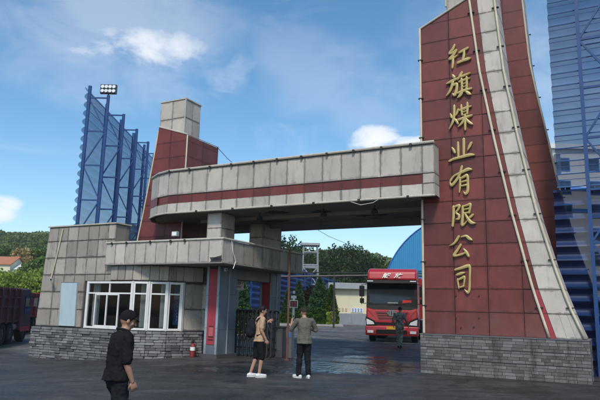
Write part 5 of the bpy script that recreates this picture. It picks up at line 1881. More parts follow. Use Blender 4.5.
# trees left of the guardhouse
lts = [(-2, 270, 70, 10, leaf_bright, 'bright green tree at the left edge of the photo above the trucks'), (12, 274, 66, 9, leaf_bright, 'bright green bushy tree above the maroon dump truck'),
       (26, 272, 68, 9, leaf_bright, 'bright green bushy tree above the maroon truck cab'), (40, 270, 64, 8.5, leaf_bright, 'bright green tree beside the guardhouse corner'),
       (52, 268, 70, 8, leaf_bright, 'bright green tree half hidden by the guardhouse'),
       (25, 247, 127, 9, leaf_tan, 'pale tan flowering tree beside the house'), (38, 250, 130, 13, leaf_mid, 'dense mid green tree right of the tan flowering tree'),
       (12, 246, 150, 13, leaf_mid, 'mid green tree behind the orange roofed house'), (1, 249, 150, 13, leaf_mid, 'mid green tree behind the left end of the house'), (47, 244, 150, 13, leaf_mid, 'mid green tree behind the guardhouse corner'),
       (37, 262, 112, 6, leaf_mid, 'round green tree just right of the house annex'), (43, 256, 112, 9, leaf_mid, 'green tree above the guardhouse corner camera')]
for (px, top, Y, wd, mt, lab) in lts:
    T_ = at_y(px, top + (6 if Y < 100 else 1), Y)
    hh = T_.z + .2
    tree('leafy_tree', lab, 'tree', T_.x, Y, hh, wd, mt, 'broad leaved trees on the left', nblob=7, per=24 if Y > 100 else 55, size=.36 if Y > 100 else .2, bottom=.05, z=-.3, slim=1.1)


# ------------------------------------------------------------------ trucks
def wheel(parent, c, r, wd_, axis='x'):
    prof = [(r * .5, -wd_ * .1), (r * .55, -wd_ / 2), (r * .92, -wd_ / 2), (r, -wd_ * .36), (r, wd_ * .36), (r * .92, wd_ / 2), (r * .55, wd_ / 2), (r * .5, wd_ * .1)]
    t = MB().lathe(prof, c, 24, axis).build('wheel', rubber, parent)
    MB().lathe([(r * .53, -wd_ * .42), (r * .5, -wd_ * .2), (r * .28, -wd_ * .1), (r * .2, -wd_ * .52), (.02, -wd_ * .52)], c, 16, axis).build('rim', rim_m, t)
    MB().lathe([(r * .53, wd_ * .42), (r * .5, wd_ * .2), (r * .28, wd_ * .1), (r * .2, wd_ * .52), (.02, wd_ * .52)], c, 16, axis).build('rim', rim_m, t)
    return t


def front_truck():
    """cab over lorry seen from the front; local -y is forward"""
    t = thing('truck', 'red cab-over lorry with white characters on its roof visor facing the camera', 'truck', (4.50, 28.6, gz(4.5, 28.6)), radians(-14))
    W = 1.22
    # cab body: side profile extruded, roof fairing
    prof = [(.0, .42), (-.02, 1.0), (.0, 1.45), (.10, 1.78), (.20, 2.78), (.38, 2.92), (2.2, 2.92), (2.2, .55), (1.7, .55), (1.5, .95), (.6, .95), (.45, .45)]
    MB().prism_yz(prof, -W, W).build('cab', truck_red, t, bevel=.07)
    MB().prism_yz([(.12, 2.93), (.24, 3.34), (.50, 3.50), (2.2, 3.54), (2.2, 2.93)], -W + .03, W - .03).build('roof_fairing', truck_red, t, bevel=.10)
    # windscreen, black surround, lower black strip, sun visor
    def fp(z):                              # y of the front skin at height z
        return interp([(.42, .0), (1.0, -.02), (1.45, .0), (1.78, .10), (2.78, .20), (2.92, .30)], z)
    def front_poly(name, pts, out, mat, th=.015, bev=0):
        mb = MB()
        n = len(pts)
        mb.add([(x, fp(z) - out, z) for x, z in pts] + [(x, fp(z) - out + th, z) for x, z in pts],
               [tuple(range(n)), tuple(range(2 * n - 1, n - 1, -1))] + [(i, i + n, (i + 1) % n + n, (i + 1) % n) for i in range(n)])
        return mb.build(name, mat, t, fix=True, bevel=bev)
    front_poly('windscreen_surround', [(-1.22, 1.62), (-.9, 1.52), (.9, 1.52), (1.22, 1.62), (1.22, 1.80), (1.20, 2.80), (-1.20, 2.80), (-1.22, 1.80)], .012, plastic, .01)
    front_poly('windscreen', [(-1.08, 1.80), (1.08, 1.80), (1.06, 2.66), (-1.06, 2.66)], .024, windscreen, .01)
    for s in (-1, 1):
        MB().tube([(s * .15, fp(1.75) - .04, 1.74), (s * .15 + .55, fp(1.86) - .04, 1.82)], .014, 5).build('wiper', plastic, t)
    MB().prism_yz([(.02, 2.72), (-.10, 2.76), (-.06, 2.90), (.22, 2.94)], -1.20, 1.20).build('sun_visor', plastic, t, bevel=.02)
    for x in (-1.02, 1.02):
        MB().box(x - .14, x + .14, -.115, -.085, 2.84, 2.885).build('marker_lamp', lamp_glass, t)
    # lower face: grille slots, bumper, headlamps
    front_poly('grille', [(-.62, 1.05), (.62, 1.05), (.78, 1.44), (-.78, 1.44)], .02, M('deep_red_grille', (.22, .008, .014), .35, coat=.4), .01)
    for z in (1.10, 1.22, 1.34):
        w_ = .6 + (z - 1.05) * .4
        MB().box(-w_, w_, -.05, -.03, z, z + .02).build('grille_bar', plastic, t)
    front_poly('lower_slot', [(-.85, .80), (.85, .80), (.80, .92), (-.80, .92)], .02, plastic, .01)
    MB().prism_yz([(-.10, .30), (-.12, .52), (-.08, .74), (.30, .74), (.30, .32)], -W - .02, W + .02).build('bumper', truck_red, t, bevel=.04)
    MB().box(-.72, .72, -.135, -.10, .40, .58).build('bumper_slot', plastic, t)
    MB().box(-.24, .24, -.150, -.136, .60, .74).build('number_plate', yellow_m, t)
    for s in (-1, 1):
        pts = [(s * 1.22, .74), (s * .72, .76), (s * .80, .98), (s * 1.08, 1.12), (s * 1.24, 1.18)]
        if s < 0:
            pts = pts[::-1]
        front_poly('headlight_housing', pts, .03, plastic, .02)
        pts2 = [(s * 1.18, .80), (s * .82, .82), (s * .87, .93), (s * 1.10, 1.04), (s * 1.20, 1.07)]
        if s < 0:
            pts2 = pts2[::-1]
        front_poly('headlight', pts2, .045, lamp_glass, .012)
        MB().box(s * 1.0 - .14, s * 1.0 + .14, -.14, -.11, .42, .54).build('fog_light', lamp_glass, t)
        # crease lines on the face
        front_poly('face_crease', [(s * .84, 1.18), (s * .86, 1.18), (s * 1.16, 1.50), (s * 1.14, 1.50)][::s], .012, plastic, .005)
        # mirrors
        MB().tube([(s * 1.22, .12, 2.72), (s * 1.42, .0, 2.70), (s * 1.44, -.02, 1.75), (s * 1.24, .1, 1.8)], .022, 6).build('mirror_arm', plastic, t)
        MB().cbox((s * 1.43, -.02, 2.38), .24, .12, .52).build('mirror', plastic, t, bevel=.03)
        MB().cbox((s * 1.42, -.02, 1.92), .20, .12, .24).build('mirror', plastic, t, bevel=.03)
        MB().box(s * 1.30 - .03, s * 1.30 + .03, .5, 2.1, 1.0, 1.06).build('side_trim', plastic, t)
        wheel(t, (s * 1.02, 1.05, .50), .50, .30)
        wheel(t, (s * 1.02, 4.6, .50), .50, .50)
        wheel(t, (s * 1.02, 5.9, .50), .50, .50)
    # badge: ring with a wing and a "1"-like bar
    bd = MB().lathe([(.02, -.06), (.17, -.06), (.19, -.045), (.19, -.02)], (0, .0, 1.36), 20, 'y').build('badge', chrome, t)
    bd.data.transform(Matrix.Translation((0, 0, 1.36)) @ Matrix.Scale(1.25, 4, (1, 0, 0)) @ Matrix.Scale(.8, 4, (0, 0, 1)) @ Matrix.Translation((0, 0, -1.36)))
    mb = MB()
    mb.box(-.02, .02, -.072, -.062, 1.25, 1.47)
    for s in (-1, 1):
        for z in (1.30, 1.36, 1.42):
            mb.box(min(s * .05, s * .20), max(s * .05, s * .20), -.072, -.062, z - .012, z + .012)
    mb.build('badge_mark', plastic, t)
    # interior hints
    MB().box(.50, .92, fp(1.9) - .034, fp(1.9) - .027, 1.84, 1.98).build('dashboard_card', red_led, t)
    MB().box(-.2, .3, fp(1.84) - .034, fp(1.84) - .027, 1.815, 1.87).build('dashboard_paper', chrome, t)
    # chassis and cargo body
    MB().box(-.45, .45, .8, 9.5, .72, 1.0).build('chassis', plastic, t)
    MB().box(-1.24, 1.24, 2.6, 9.6, 1.05, 3.2).build('cargo_box', truck_red, t, bevel=.03)
    for k in range(8):
        for s in (-1, 1):
            MB().box(s * 1.27 - .03, s * 1.27 + .03, 2.7 + k * .95, 2.8 + k * .95, 1.1, 3.15).build('side_rib', truck_red, t)
    MB().box(-1.1, 1.1, .3, 1.6, .35, .9).build('underbody', plastic, t)
    # roof characters (printed in white)
    cu = bpy.data.curves.new('characters', 'FONT')
    cu.body = '解  放'
    cu.size = .27
    cu.extrude = .004
    cu.shear = .25
    cu.offset = .006
    cu.align_x = 'CENTER'
    tmp = bpy.data.objects.new('tmp_text', cu)
    COL.objects.link(tmp)
    bpy.context.view_layer.update()
    dg = bpy.context.evaluated_depsgraph_get()
    me = bpy.data.meshes.new_from_object(tmp.evaluated_get(dg))
    bpy.data.objects.remove(tmp)
    me.materials.clear()
    me.materials.append(white_p)
    me.transform(Matrix.Scale(1.35, 4, (1, 0, 0)))
    o = bpy.data.objects.new('roof_characters', me)
    COL.objects.link(o)
    o.parent = t
    o.location = (0, .09, 3.05)
    o.rotation_euler = (radians(90 - 18), 0, 0)
    return t


front_truck()


def dump_truck(label, loc, rot, paint, cab_paint, L=7.6):
    """side-on tipper; local +x is forward, origin under the rear axle group"""
    t = thing('dump_truck', label, 'truck', loc, rot, 'dump trucks parked left of the guardhouse')
    MB().box(0, L, -.42, .42, .78, 1.02).build('chassis', plastic, t)
    MB().box(-.3, L - .1, -1.2, 1.2, 1.05, 2.62).build('cargo_box', paint, t)
    for k in range(7):
        x = -.25 + k * (L - .05) / 6
        for s in (-1, 1):
            MB().box(x - .06, x + .06, min(s * 1.2, s * 1.3), max(s * 1.2, s * 1.3), 1.0, 2.68).build('side_rib', paint, t)
    for z in (1.08, 1.75, 2.2, 2.60):
        for s in (-1, 1):
            MB().box(-.3, L - .1, min(s * 1.201, s * 1.26), max(s * 1.201, s * 1.26), z, z + .09).build('side_rail', paint, t)
    MB().prism_yz([(-1.2, 2.62), (1.2, 2.62), (1.1, 2.74), (-1.1, 2.74)], L - .3, L - .1).build('headboard', paint, t)
    cab = [(L + .15, .6), (L + 2.05, .55), (L + 2.1, 1.3), (L + 1.95, 2.55), (L + 1.6, 2.75), (L + .15, 2.7)]
    MB().prism_xz(cab, -1.2, 1.2).build('cab', cab_paint, t, bevel=.05)
    for s in (-1, 1):
        MB().prism_xz([(L + .75, 1.45), (L + 1.85, 1.45), (L + 1.75, 2.35), (L + .75, 2.35)], s * 1.21 - .01, s * 1.21 + .01).build('side_window', windscreen, t, fix=True)
        MB().cbox((L + 2.05, s * 1.42, 2.05), .10, .18, .45).build('mirror', chrome, t)
        MB().tube([(L + 1.8, s * 1.2, 2.35), (L + 2.05, s * 1.42, 2.3)], .02, 5).build('mirror_arm', plastic, t)
        MB().box(L + .25, L + 1.9, s * 1.22 - .02, s * 1.22 + .02, .55, .80).build('step', red_led, t)
        MB().lathe([(.28, -.6), (.28, .6)], (L - .2, s * .85, .8), 12, 'x').build('fuel_tank', chrome, t)
        for x in (L - 3.75, L - 2.45, L - 1.2, L + 1.15):
            wheel(t, (x, s * 1.0, .52), .52, .34, 'y')
        for x in (L - 3.75, L - 2.45, L - 1.2):
            MB().tube([(x + .62 * cos(a), s * 1.02, .56 + .62 * sin(a)) for a in np.linspace(.3, pi - .3, 8)], .03, 5).build('mudguard', plastic, t)
    MB().box(L + 2.08, L + 2.16, -1.2, 1.2, .5, .95).build('bumper', red_led, t)
    return t


p_ = at_y(19, 341, 29)
dump_truck('maroon dump truck with ribbed cargo box in front, half hidden by the guardhouse', (-14.25, 24.4, gz(-14, 27)), radians(100), maroon, maroon, 6.2)
dump_truck('brighter red dump truck behind the maroon dump truck', (-18.6, 35.5, gz(-18, 37)), radians(100), M('truck_red2', (.26, .015, .02), .5, var=.2), M('truck_red2', (.26, .015, .02), .5), 8.6)


# ------------------------------------------------------------------ people
def frustum(mb, p, q, r0_, r1_, n=12):
    mb.tube([p, q], r0_, n, r1_)
    mb.ell(p, r0_, r0_, r0_, 12, 8)
    mb.ell(q, r1_, r1_, r1_, 12, 8)


def chain(mb, pts, rs):
    for (a, b, ra, rb) in zip(pts, pts[1:], rs, rs[1:]):
        frustum(mb, a, b, ra, rb)


def finish(mb, name, mat, parent, voxel, smooth=4, wob=0.0, wscale=12, clip=None):
    me = bpy.data.meshes.new(name)
    me.from_pydata(mb.v, [], mb.f)
    bm = bmesh.new()
    bm.from_mesh(me)
    bmesh.ops.recalc_face_normals(bm, faces=bm.faces)
    bm.to_mesh(me)
    bm.free()
    o = bpy.data.objects.new(name, me)
    COL.objects.link(o)
    r = o.modifiers.new('r', 'REMESH')
    r.mode = 'VOXEL'
    r.voxel_size = voxel
    r.use_smooth_shade = True
    s_ = o.modifiers.new('s', 'SMOOTH')
    s_.iterations = smooth
    s_.factor = .5
    dg = bpy.context.evaluated_depsgraph_get()
    dg.update()
    m2 = bpy.data.meshes.new_from_object(o.evaluated_get(dg))
    bpy.data.objects.remove(o)
    if wob:
        n = len(m2.vertices)
        for v in m2.vertices:
            c = v.co
            k = mnoise.noise(Vector((c.x * wscale, c.y * wscale, c.z * wscale * .55))) + .5 * mnoise.noise(c * wscale * 2.3)
            v.co = c + v.normal * (k * wob)
    m2.shade_smooth()
    m2.materials.clear()
    m2.materials.append(mat)
    o = bpy.data.objects.new(name, m2)
    COL.objects.link(o)
    o.parent = parent
    return o


skin = M('skin', (0.36, 0.20, 0.135), .5, var=.06)
hair_m = M('black_hair', (.012, .011, .011), .6, var=.2, spec=.15)


def hand(mb, wrist, d, side, curl=.5, palm_n=None):
    """palm, four fingers and a thumb at the wrist pointing along d"""
    d = d.normalized()
    a = palm_n.normalized() if palm_n else Vector((1, 0, 0))
    a = (a - d * a.dot(d)).normalized()            # palm normal
    b = d.cross(a)                                 # across the palm
    R = Matrix((b, a, d)).transposed()
    c = wrist + d * .045
    mb.ell(c, .040, .016, .050, 12, 8, R)
    for i, (k, L) in enumerate(((-.030, .062), (-.010, .074), (.010, .070), (.029, .055))):
        p0 = wrist + d * .080 + b * k
        d1 = (d * cos(curl * .6) + a * sin(curl * .6))
        d2 = (d * cos(curl * 1.5) + a * sin(curl * 1.5))
        p1 = p0 + d1 * L * .55
        p2 = p1 + d2 * L * .5
        chain(mb, [p0 - d * .02, p0, p1, p2], [.0095, .0095, .0085, .0075])
    tb_ = -1 * side
    p0 = wrist + d * .025 + b * (.030 * tb_)
    p1 = p0 + (d * .6 + b * tb_ * .6 + a * .35).normalized() * .038
    p2 = p1 + (d * .85 + b * tb_ * .2 + a * .45).normalized() * .032
    chain(mb, [p0, p1, p2], [.012, .0105, .009])


def person(label, loc, rot, J, cl, H=1.72, group=None):
    """J: joints in metres for a 1.72 m figure, +y forward, +x the person's right is +x; cl: clothing"""
    t = thing('person', label, 'person', loc, rot, group)
    k = H / 1.72
    V = lambda p: Vector(p) * k
    hipc, chest, neck, head = V(J['hip']), V(J['chest']), V(J['neck']), V(J['head'])
    yaw = J.get('yaw', 0.0)                        # turning of the head
    pit = J.get('nod', 0.0)
    HR = Matrix.Rotation(yaw, 3, 'Z') @ Matrix.Rotation(pit, 3, 'X')
    SY = Matrix.Rotation(J.get('twist', 0.0), 3, 'Z')
    b = MB()
    # torso
    up_ = (neck - hipc).normalized()

    def torso(mb, e=0.0, hem=None, belly=0.0):
        prof = [(-.12, .085 if hem is None else .115, .055 if hem is None else .085), (-.04, .150 if hem is None else .176, .100 if hem is None else .118), (.04, .158 if hem is None else .172, .106 if hem is None else .114), (.12, .146, .102), (.22, .148, .106), (.32, .160, .113), (.40, .166, .112), (.46, .150, .098),
                (.50, .112, .078), (.53, .070, .062), (.56, .055, .055)]
        secs = []
        dn_ = (neck - hipc).normalized()
        for (h, rx, ry) in prof:
            if hem is not None and h < hem:
                continue
            if hem is not None and h > .54:
                continue
            c = hipc + dn_ * h * k
            tw = J.get('twist', 0.0) * max(0, min(1, h / .4))
            secs.append((c, (rx + e) * k, (ry + e + (belly if .0 < h < .4 else 0)) * k, Matrix.Rotation(tw, 3, 'Z')))
        if hem is not None:
            c = hipc + dn_ * hem * k
            secs.insert(0, (c, (.186 + e) * k, (.124 + e * 1.4 + belly) * k, None))
        return mb.loft(secs)
    torso(b, -.012)
    frustum(b, neck - up_ * .05 * k, head - Vector((0, 0, .06 * k)), .060 * k, .052 * k)
    sh_, el, wr_ = {}, {}, {}
    for sd_, s in (('R', 1), ('L', -1)):
        sh_[sd_] = V(J['sh' + sd_])
        el[sd_] = V(J['el' + sd_])
        wr_[sd_] = V(J['wr' + sd_])
        chain(b, [neck - Vector((0, 0, .07 * k)), sh_[sd_] - Vector((0, 0, .01 * k))], [.055 * k, .054 * k])
        chain(b, [sh_[sd_], el[sd_], el[sd_].lerp(wr_[sd_], .3), wr_[sd_]], [.055 * k, .041 * k, .040 * k, .026 * k])
        hd = (wr_[sd_] - el[sd_]).normalized()
        if 'hd' + sd_ in J:
            hd = Vector(J['hd' + sd_]).normalized()
        hand(b, wr_[sd_], hd, s, J.get('curl', .5), Vector(J.get('pn' + sd_, (-s, 0.2, 0))))
    # head
    hr = lambda p: head + HR @ (Vector(p) * k)
    b.ell(hr((0, 0, .02)), .074 * k, .094 * k, .095 * k, 20, 14, HR)
    b.ell(hr((0, .022, -.045)), .056 * k, .070 * k, .068 * k, 16, 10, HR)
    b.ell(hr((0, .062, -.085)), .026 * k, .022 * k, .022 * k, 12, 8, HR)
    chain(b, [hr((0, .094, .020)), hr((0, .112, -.018))], [.010 * k, .0155 * k])
    b.ell(hr((0, .092, -.052)), .024 * k, .012 * k, .011 * k, 10, 6, HR)
    for s in (-1, 1):
        b.ell(hr((s * .076, -.004, -.008)), .010 * k, .020 * k, .033 * k, 10, 8, HR)
        b.ell(hr((s * .032, .084, .040)), .022 * k, .012 * k, .010 * k, 10, 6, HR)
        b.ell(hr((s * .045, .062, -.02)), .022 * k, .020 * k, .022 * k, 10, 6, HR)
    kn, an, toe = {}, {}, {}
    for sd_, s in (('R', 1), ('L', -1)):
        kn[sd_], an[sd_] = V(J['kn' + sd_]), V(J['an' + sd_])
        hj = hipc + Vector((s * .085 * k, 0, -.03 * k))
        chain(b, [hj, hj.lerp(kn[sd_], .5), kn[sd_], kn[sd_].lerp(an[sd_], .3), an[sd_]], [.074 * k, .070 * k, .052 * k, .053 * k, .036 * k])
        fd = Vector(J.get('ft' + sd_, (0, 1, 0))).normalized()
        toe[sd_] = an[sd_] + fd * .15 * k + Vector((0, 0, -.045 * k))
        chain(b, [an[sd_] - fd * .03 * k - Vector((0, 0, .035 * k)), toe[sd_]], [.034 * k, .026 * k])
    finish(b, 'body', cl.get('skin', skin), t, cl.get('vox', .008), 3)
    # eyes
    for s in (-1, 1):
        MB().ell(hr((s * .031, .091, .022)), .011, .006, .006, 8, 6, HR).build('eye', black_m, t)
    # hair or cap
    hm = MB().ell(hr((0, -.006, .030)), .083 * k, .102 * k, .102 * k, 24, 16, HR)
    me = bpy.data.meshes.new('hair')
    me.from_pydata(hm.v, [], hm.f)
    bm = bmesh.new()
    bm.from_mesh(me)
    bmesh.ops.remove_doubles(bm, verts=bm.verts, dist=.0005)
    bmesh.ops.recalc_face_normals(bm, faces=bm.faces)
    for pco, pno in ((hr((0, .055, .045)), HR @ Vector((0, .80, -.60))), (hr((0, 0, cl.get('hair_low', -.035))), HR @ Vector((0, 0, -1)))):
        g = bm.verts[:] + bm.edges[:] + bm.faces[:]
        r = bmesh.ops.bisect_plane(bm, geom=g, plane_co=pco, plane_no=pno, clear_outer=True)
        ed = [e for e in r['geom_cut'] if isinstance(e, bmesh.types.BMEdge)]
        bmesh.ops.contextual_create(bm, geom=ed)
    bmesh.ops.subdivide_edges(bm, edges=bm.edges[:], cuts=1, use_grid_fill=True)
    for v in bm.verts:
        v.co += (v.co - head).normalized() * (mnoise.noise(v.co * 70) * (.002 if cl.get('cap') else .007))
    bm.to_mesh(me)
    bm.free()
    me.shade_smooth()
    me.materials.append(cl.get('hair', hair_m))
    o = bpy.data.objects.new('cap' if cl.get('cap') else 'hair', me)
    COL.objects.link(o)
    o.parent = t
    if cl.get('cap'):
        mb = MB()
        pts = [hr((.075 * cos(a), .055 + .085 * sin(a), .045 - .01 * sin(a))) for a in np.linspace(0, pi, 12)]
        mb.add([tuple(p) for p in pts] + [tuple(p + Vector((0, 0, .008))) for p in pts],
               [tuple(range(12)), tuple(range(23, 11, -1))] + [(i, (i + 1) % 12, (i + 1) % 12 + 12, i + 12) for i in range(12)])
        mb.build('cap_peak', cl['hair'], t, fix=True)
    # shirt
    sm = MB()
    torso(sm, .018, cl.get('hem', -.04) - .06, belly=.010)
    for sd_ in 'RL':
        f = cl.get('sleeve', .8)
        e2 = sh_[sd_].lerp(el[sd_], min(f, 1.0))
        chain(sm, [neck - Vector((0, 0, .065 * k)), sh_[sd_] - Vector((0, 0, .008 * k)), e2], [.066 * k, .068 * k, .062 * k])
        if f > 1:
            chain(sm, [el[sd_], el[sd_].lerp(wr_[sd_], f - 1)], [.062 * k, .05 * k])
    shirt = finish(sm, 'shirt', cl['shirt'], t, .011, 3, cl.get('wob', .010) * 1.15, 14)
    # collar
    if cl.get('collar'):
        MB().tube([neck + SY @ Vector((.075 * cos(a) * k, .068 * sin(a) * k, (.035 - .018 * sin(a)) * k)) for a in np.linspace(0, 2 * pi, 15)], .016 * k, 6).build('collar', cl['shirt'], t)
    # trousers
    tm = MB()
    tm.ell(hipc + Vector((0, 0, .0)), .155 * k, .116 * k, .10 * k, 20, 10)
    tm.ell(hipc - Vector((0, 0, .075 * k)), .12 * k, .108 * k, .085 * k, 16, 10)
    for sd_, s in (('R', 1), ('L', -1)):
        hj = hipc + Vector((s * .088 * k, 0, -.03 * k))
        if cl.get('shorts'):
            e_ = kn[sd_].lerp(an[sd_], .06)
            chain(tm, [hj, hj.lerp(kn[sd_], .5), e_], [.098 * k, .094 * k, .085 * k])
        else:
            chain(tm, [hj, hj.lerp(kn[sd_], .5), kn[sd_], kn[sd_].lerp(an[sd_], .5), an[sd_] + Vector((0, 0, .0))], [.098 * k, .094 * k, .078 * k, .072 * k, .066 * k])
        if cl.get('cargo'):
            c = hj.lerp(kn[sd_], .75) + Vector((s * .085, 0, 0))
            tm.cbox(c, .05, .15, .17)
    finish(tm, 'trousers', cl['trousers'], t, .011, 3, cl.get('wob', .010) * 1.6, 12)
    # shoes
    for sd_ in 'RL':
        fd = Vector(J.get('ft' + sd_, (0, 1, 0))).normalized()
        sm = MB()
        hl = an[sd_] - fd * .05 * k + Vector((0, 0, -.05 * k))
        chain(sm, [hl, hl + fd * .10 * k, toe[sd_] + fd * .01 * k - Vector((0, 0, .008))], [.046 * k, .048 * k, .036 * k])
        sm.ell(an[sd_] - Vector((0, 0, .015)), .044 * k, .048 * k, .035 * k, 12, 8)
        sh = finish(sm, 'shoe', cl['shoes'], t, .009, 2)
        so = MB()
        e_ = fd.cross(Vector((0, 0, 1)))
        zf = min(v.co.z for v in sh.data.vertices)
        ring = []
        for a in np.linspace(0, 2 * pi, 16, endpoint=False):
            c = (hl + toe[sd_]) / 2
            ring.append(Vector((c.x, c.y, 0)) + fd * (.145 * k * cos(a)) + e_ * (.050 * k * sin(a)))
        so.add([(p.x, p.y, zf - .004) for p in ring] + [(p.x, p.y, zf + .022) for p in ring],
               [tuple(range(15, -1, -1)), tuple(range(16, 32))] + [(i, (i + 1) % 16, (i + 1) % 16 + 16, i + 16) for i in range(16)])
        so.build('sole', cl.get('sole', white_p), sh, fix=True)
    return t


blk_cloth = M('black_cloth', (.009, .009, .011), .85, var=.25, vscale=8, bump=.35, bscale=160, spec=.15)
blk_cloth2 = M('faded_black_cloth', (.012, .013, .018), .85, var=.25, vscale=8, bump=.35, bscale=160, spec=.15)
tan_cloth = M('tan_cloth', (.44, .30, .19), .85, var=.12, vscale=8, bump=.3, bscale=160, spec=.15)
green_cloth = M('grey_green_cloth', (.115, .112, .092), .88, var=.14, vscale=8, bump=.3, bscale=160, spec=.15)
pants_dark = M('dark_trousers', (.010, .011, .014), .85, var=.25, vscale=8, bump=.3, bscale=160, spec=.15)
white_shoe = M('white_shoe', (.60, .60, .60), .6, var=.15)


def camo():
    m = M('camouflage_cloth', (.10, .10, .075), .9, var=0)
    t = m.node_tree
    b = t.nodes['Principled BSDF']
    geo = N(t, 'ShaderNodeTexCoord')
    n = N(t, 'ShaderNodeTexNoise')
    n.inputs['Scale'].default_value = 11
    n.inputs['Detail'].default_value = 4
    n.inputs['Roughness'].default_value = .7
    t.links.new(geo.outputs['Object'], n.inputs['Vector'])
    cr = N(t, 'ShaderNodeValToRGB')
    cr.color_ramp.interpolation = 'CONSTANT'
    e = cr.color_ramp.elements
    e[0].position, e[0].color = 0, (.06, .062, .05, 1)
    e[1].position, e[1].color = .44, (.19, .20, .15, 1)
    x = e.new(.52)
    x.color = (.38, .36, .30, 1)
    x = e.new(.60)
    x.color = (.11, .11, .085, 1)
    t.links.new(n.outputs['Fac'], cr.inputs[0])
    t.links.new(cr.outputs[0], b.inputs['Base Color'])
    return m


camo_m = camo()

# 1: near man in black walking away to the right; head turned to the right and slightly down
p1 = at_y(119.5, 340, 7.1)
person('man in black cap, black shirt and black cargo trousers walking in the left foreground', (p1.x, 7.1, -.04), radians(-48),
       dict(hip=(0, .0, .93), chest=(0, .02, 1.25), neck=(0, .035, 1.43), head=(.0, .085, 1.575), yaw=radians(-14), nod=radians(-22),
            shR=(.165, .03, 1.375), elR=(.205, .01, 1.10), wrR=(.205, .10, .885), shL=(-.165, .03, 1.375), elL=(-.19, .05, 1.11), wrL=(-.18, .20, .93),
            knR=(.09, .05, .50), anR=(.09, -.14, .11), knL=(-.09, .16, .52), anL=(-.09, .20, .09), pnR=(-1, .1, 0), pnL=(1, .1, 0), curl=.9, ftR=(0, 1, -.25)),
       dict(shirt=blk_cloth, trousers=blk_cloth2, shoes=black_m, sole=black_m, hair=blk_cloth, cap=True, sleeve=.92, hem=.02, wob=.014, collar=True, cargo=True, hair_low=-.015, vox=.007), 1.69)

# 2: man in tan shirt with rucksack, in profile facing right, forearm raised
m2p = (-.95, 15.4)
person('man in tan T-shirt and black shorts with a black backpack, gesturing with one hand', (m2p[0], m2p[1], 0), radians(-68),
       dict(hip=(0, .0, .93), chest=(0, .0, 1.25), neck=(0, .03, 1.44), head=(.0, .06, 1.595), yaw=radians(-8), nod=radians(-6),
            shR=(.185, .01, 1.39), elR=(.21, -.02, 1.12), wrR=(.23, .10, .90), shL=(-.185, .02, 1.39), elL=(-.19, .15, 1.19), wrL=(-.12, .27, 1.34), hdL=(.3, .9, .35),
            knR=(.085, .06, .50), anR=(.085, .0, .09), knL=(-.10, -.02, .50), anL=(-.10, -.16, .09), pnR=(-1, 0, 0), pnL=(1, .3, .2), curl=.8),
       dict(shirt=tan_cloth, trousers=blk_cloth, shoes=white_shoe, sleeve=.72, hem=-.02, wob=.008, shorts=True, hair_low=-.03), 1.76)
bp_t = thing('backpack', 'black backpack worn by the man in the tan T-shirt', 'backpack', (m2p[0], m2p[1], 0), radians(-68))
mb = MB()
mb.ell((0, -.215, 1.20), .155, .105, .235, 16, 12)
mb.ell((0, -.235, 1.09), .150, .115, .14, 16, 12)
mb.ell((0, -.315, 1.10), .11, .05, .11, 16, 10)
finish(mb, 'pack_body', blk_cloth2, bp_t, .014, 2, .010, 14)
for s in (-1, 1):
    MB().tube([(s * .10, -.14, 1.36), (s * .115, -.06, 1.45), (s * .125, .06, 1.46), (s * .135, .135, 1.36), (s * .145, .13, 1.20), (s * .16, .03, 1.06), (s * .14, -.12, 1.02)], .019, 8).build('shoulder_strap', blk_cloth, bp_t)
MB().tube([(-.03, -.17, 1.43), (0, -.17, 1.47), (.03, -.17, 1.43)], .01, 6).build('grab_loop', blk_cloth, bp_t)

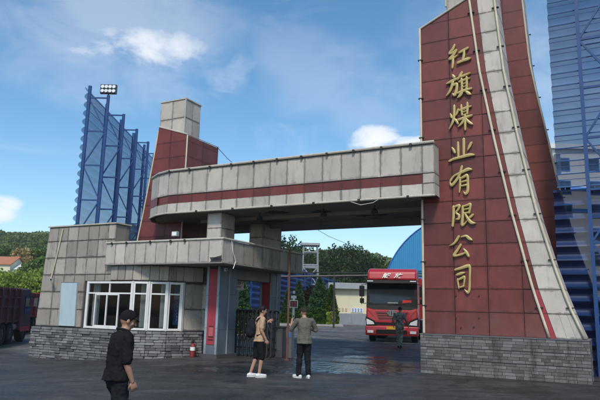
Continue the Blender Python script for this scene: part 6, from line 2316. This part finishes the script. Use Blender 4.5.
# 3: man in grey-green T-shirt seen from behind, phone in the raised left hand
m3p = (.20, 15.42)
person('man in grey green T-shirt and black trousers seen from behind, holding a phone up', (m3p[0], m3p[1], 0), radians(14),
       dict(hip=(0, .0, .93), chest=(0, .0, 1.25), neck=(0, .03, 1.43), head=(-.01, .06, 1.585), yaw=radians(22), nod=radians(-10),
            shR=(.195, .0, 1.385), elR=(.31, .06, 1.14), wrR=(.20, .24, 1.16), shL=(-.195, .02, 1.385), elL=(-.31, .14, 1.15), wrL=(-.27, .27, 1.34), hdL=(.15, .3, .9),
            knR=(.09, .0, .49), anR=(.11, -.03, .09), knL=(-.10, .06, .50), anL=(-.12, .03, .09), ftL=(-.55, .8, 0), ftR=(.1, 1, 0), pnR=(-1, 0, .3), pnL=(.8, .4, 0), curl=1.0),
       dict(shirt=green_cloth, trousers=pants_dark, shoes=white_shoe, sleeve=.95, hem=-.05, wob=.012, hair=M('cropped_hair', (.035, .027, .022), .8, spec=.15), hair_low=-.005), 1.76)
ph = thing('phone', 'small dark phone in the raised hand of the man in the grey green T-shirt', 'phone', (m3p[0], m3p[1], 0), radians(14))
MB().cbox((-.225, .325, 1.47), .012, .075, .15).build('phone_body', black_m, ph, bevel=.004)

# 4: man in camouflage walking towards the truck
q_ = at_y(399.5, 326, 25.9)
person('man in camouflage uniform walking towards the red truck', (q_.x, 25.9, gz(q_.x, 25.9)), radians(-10),
       dict(hip=(0, .0, .93), chest=(0, .0, 1.25), neck=(0, .03, 1.44), head=(.03, .06, 1.595), yaw=radians(-10), nod=radians(-4),
            shR=(.195, .0, 1.39), elR=(.30, .02, 1.13), wrR=(.37, .14, .93), shL=(-.195, .0, 1.39), elL=(-.27, -.06, 1.13), wrL=(-.26, .04, .92),
            knR=(.06, .06, .50), anR=(.05, -.10, .11), knL=(-.06, .10, .50), anL=(-.05, .18, .09), ftR=(0, 1, -.3), curl=.7),
       dict(shirt=camo_m, trousers=camo_m, shoes=black_m, sole=black_m, sleeve=1.25, hem=-.08, wob=.012, hair_low=-.01, vox=.010), 1.72)

# ------------------------------------------------------------------ air
hz = MB().box(-960, 960, -330, 1450, -2.0, 66).build('haze', bpy.data.materials.new('haze_air'), None)
hz['kind'] = 'stuff'
hm_ = hz.data.materials[0]
hm_.use_nodes = True
ht = hm_.node_tree
ht.nodes.clear()
ho = N(ht, 'ShaderNodeOutputMaterial')
hv = N(ht, 'ShaderNodeVolumePrincipled')
hv.inputs['Color'].default_value = (.95, .96, .97, 1)
hv.inputs['Density'].default_value = 0.00030
ht.links.new(hv.outputs[0], ho.inputs['Volume'])
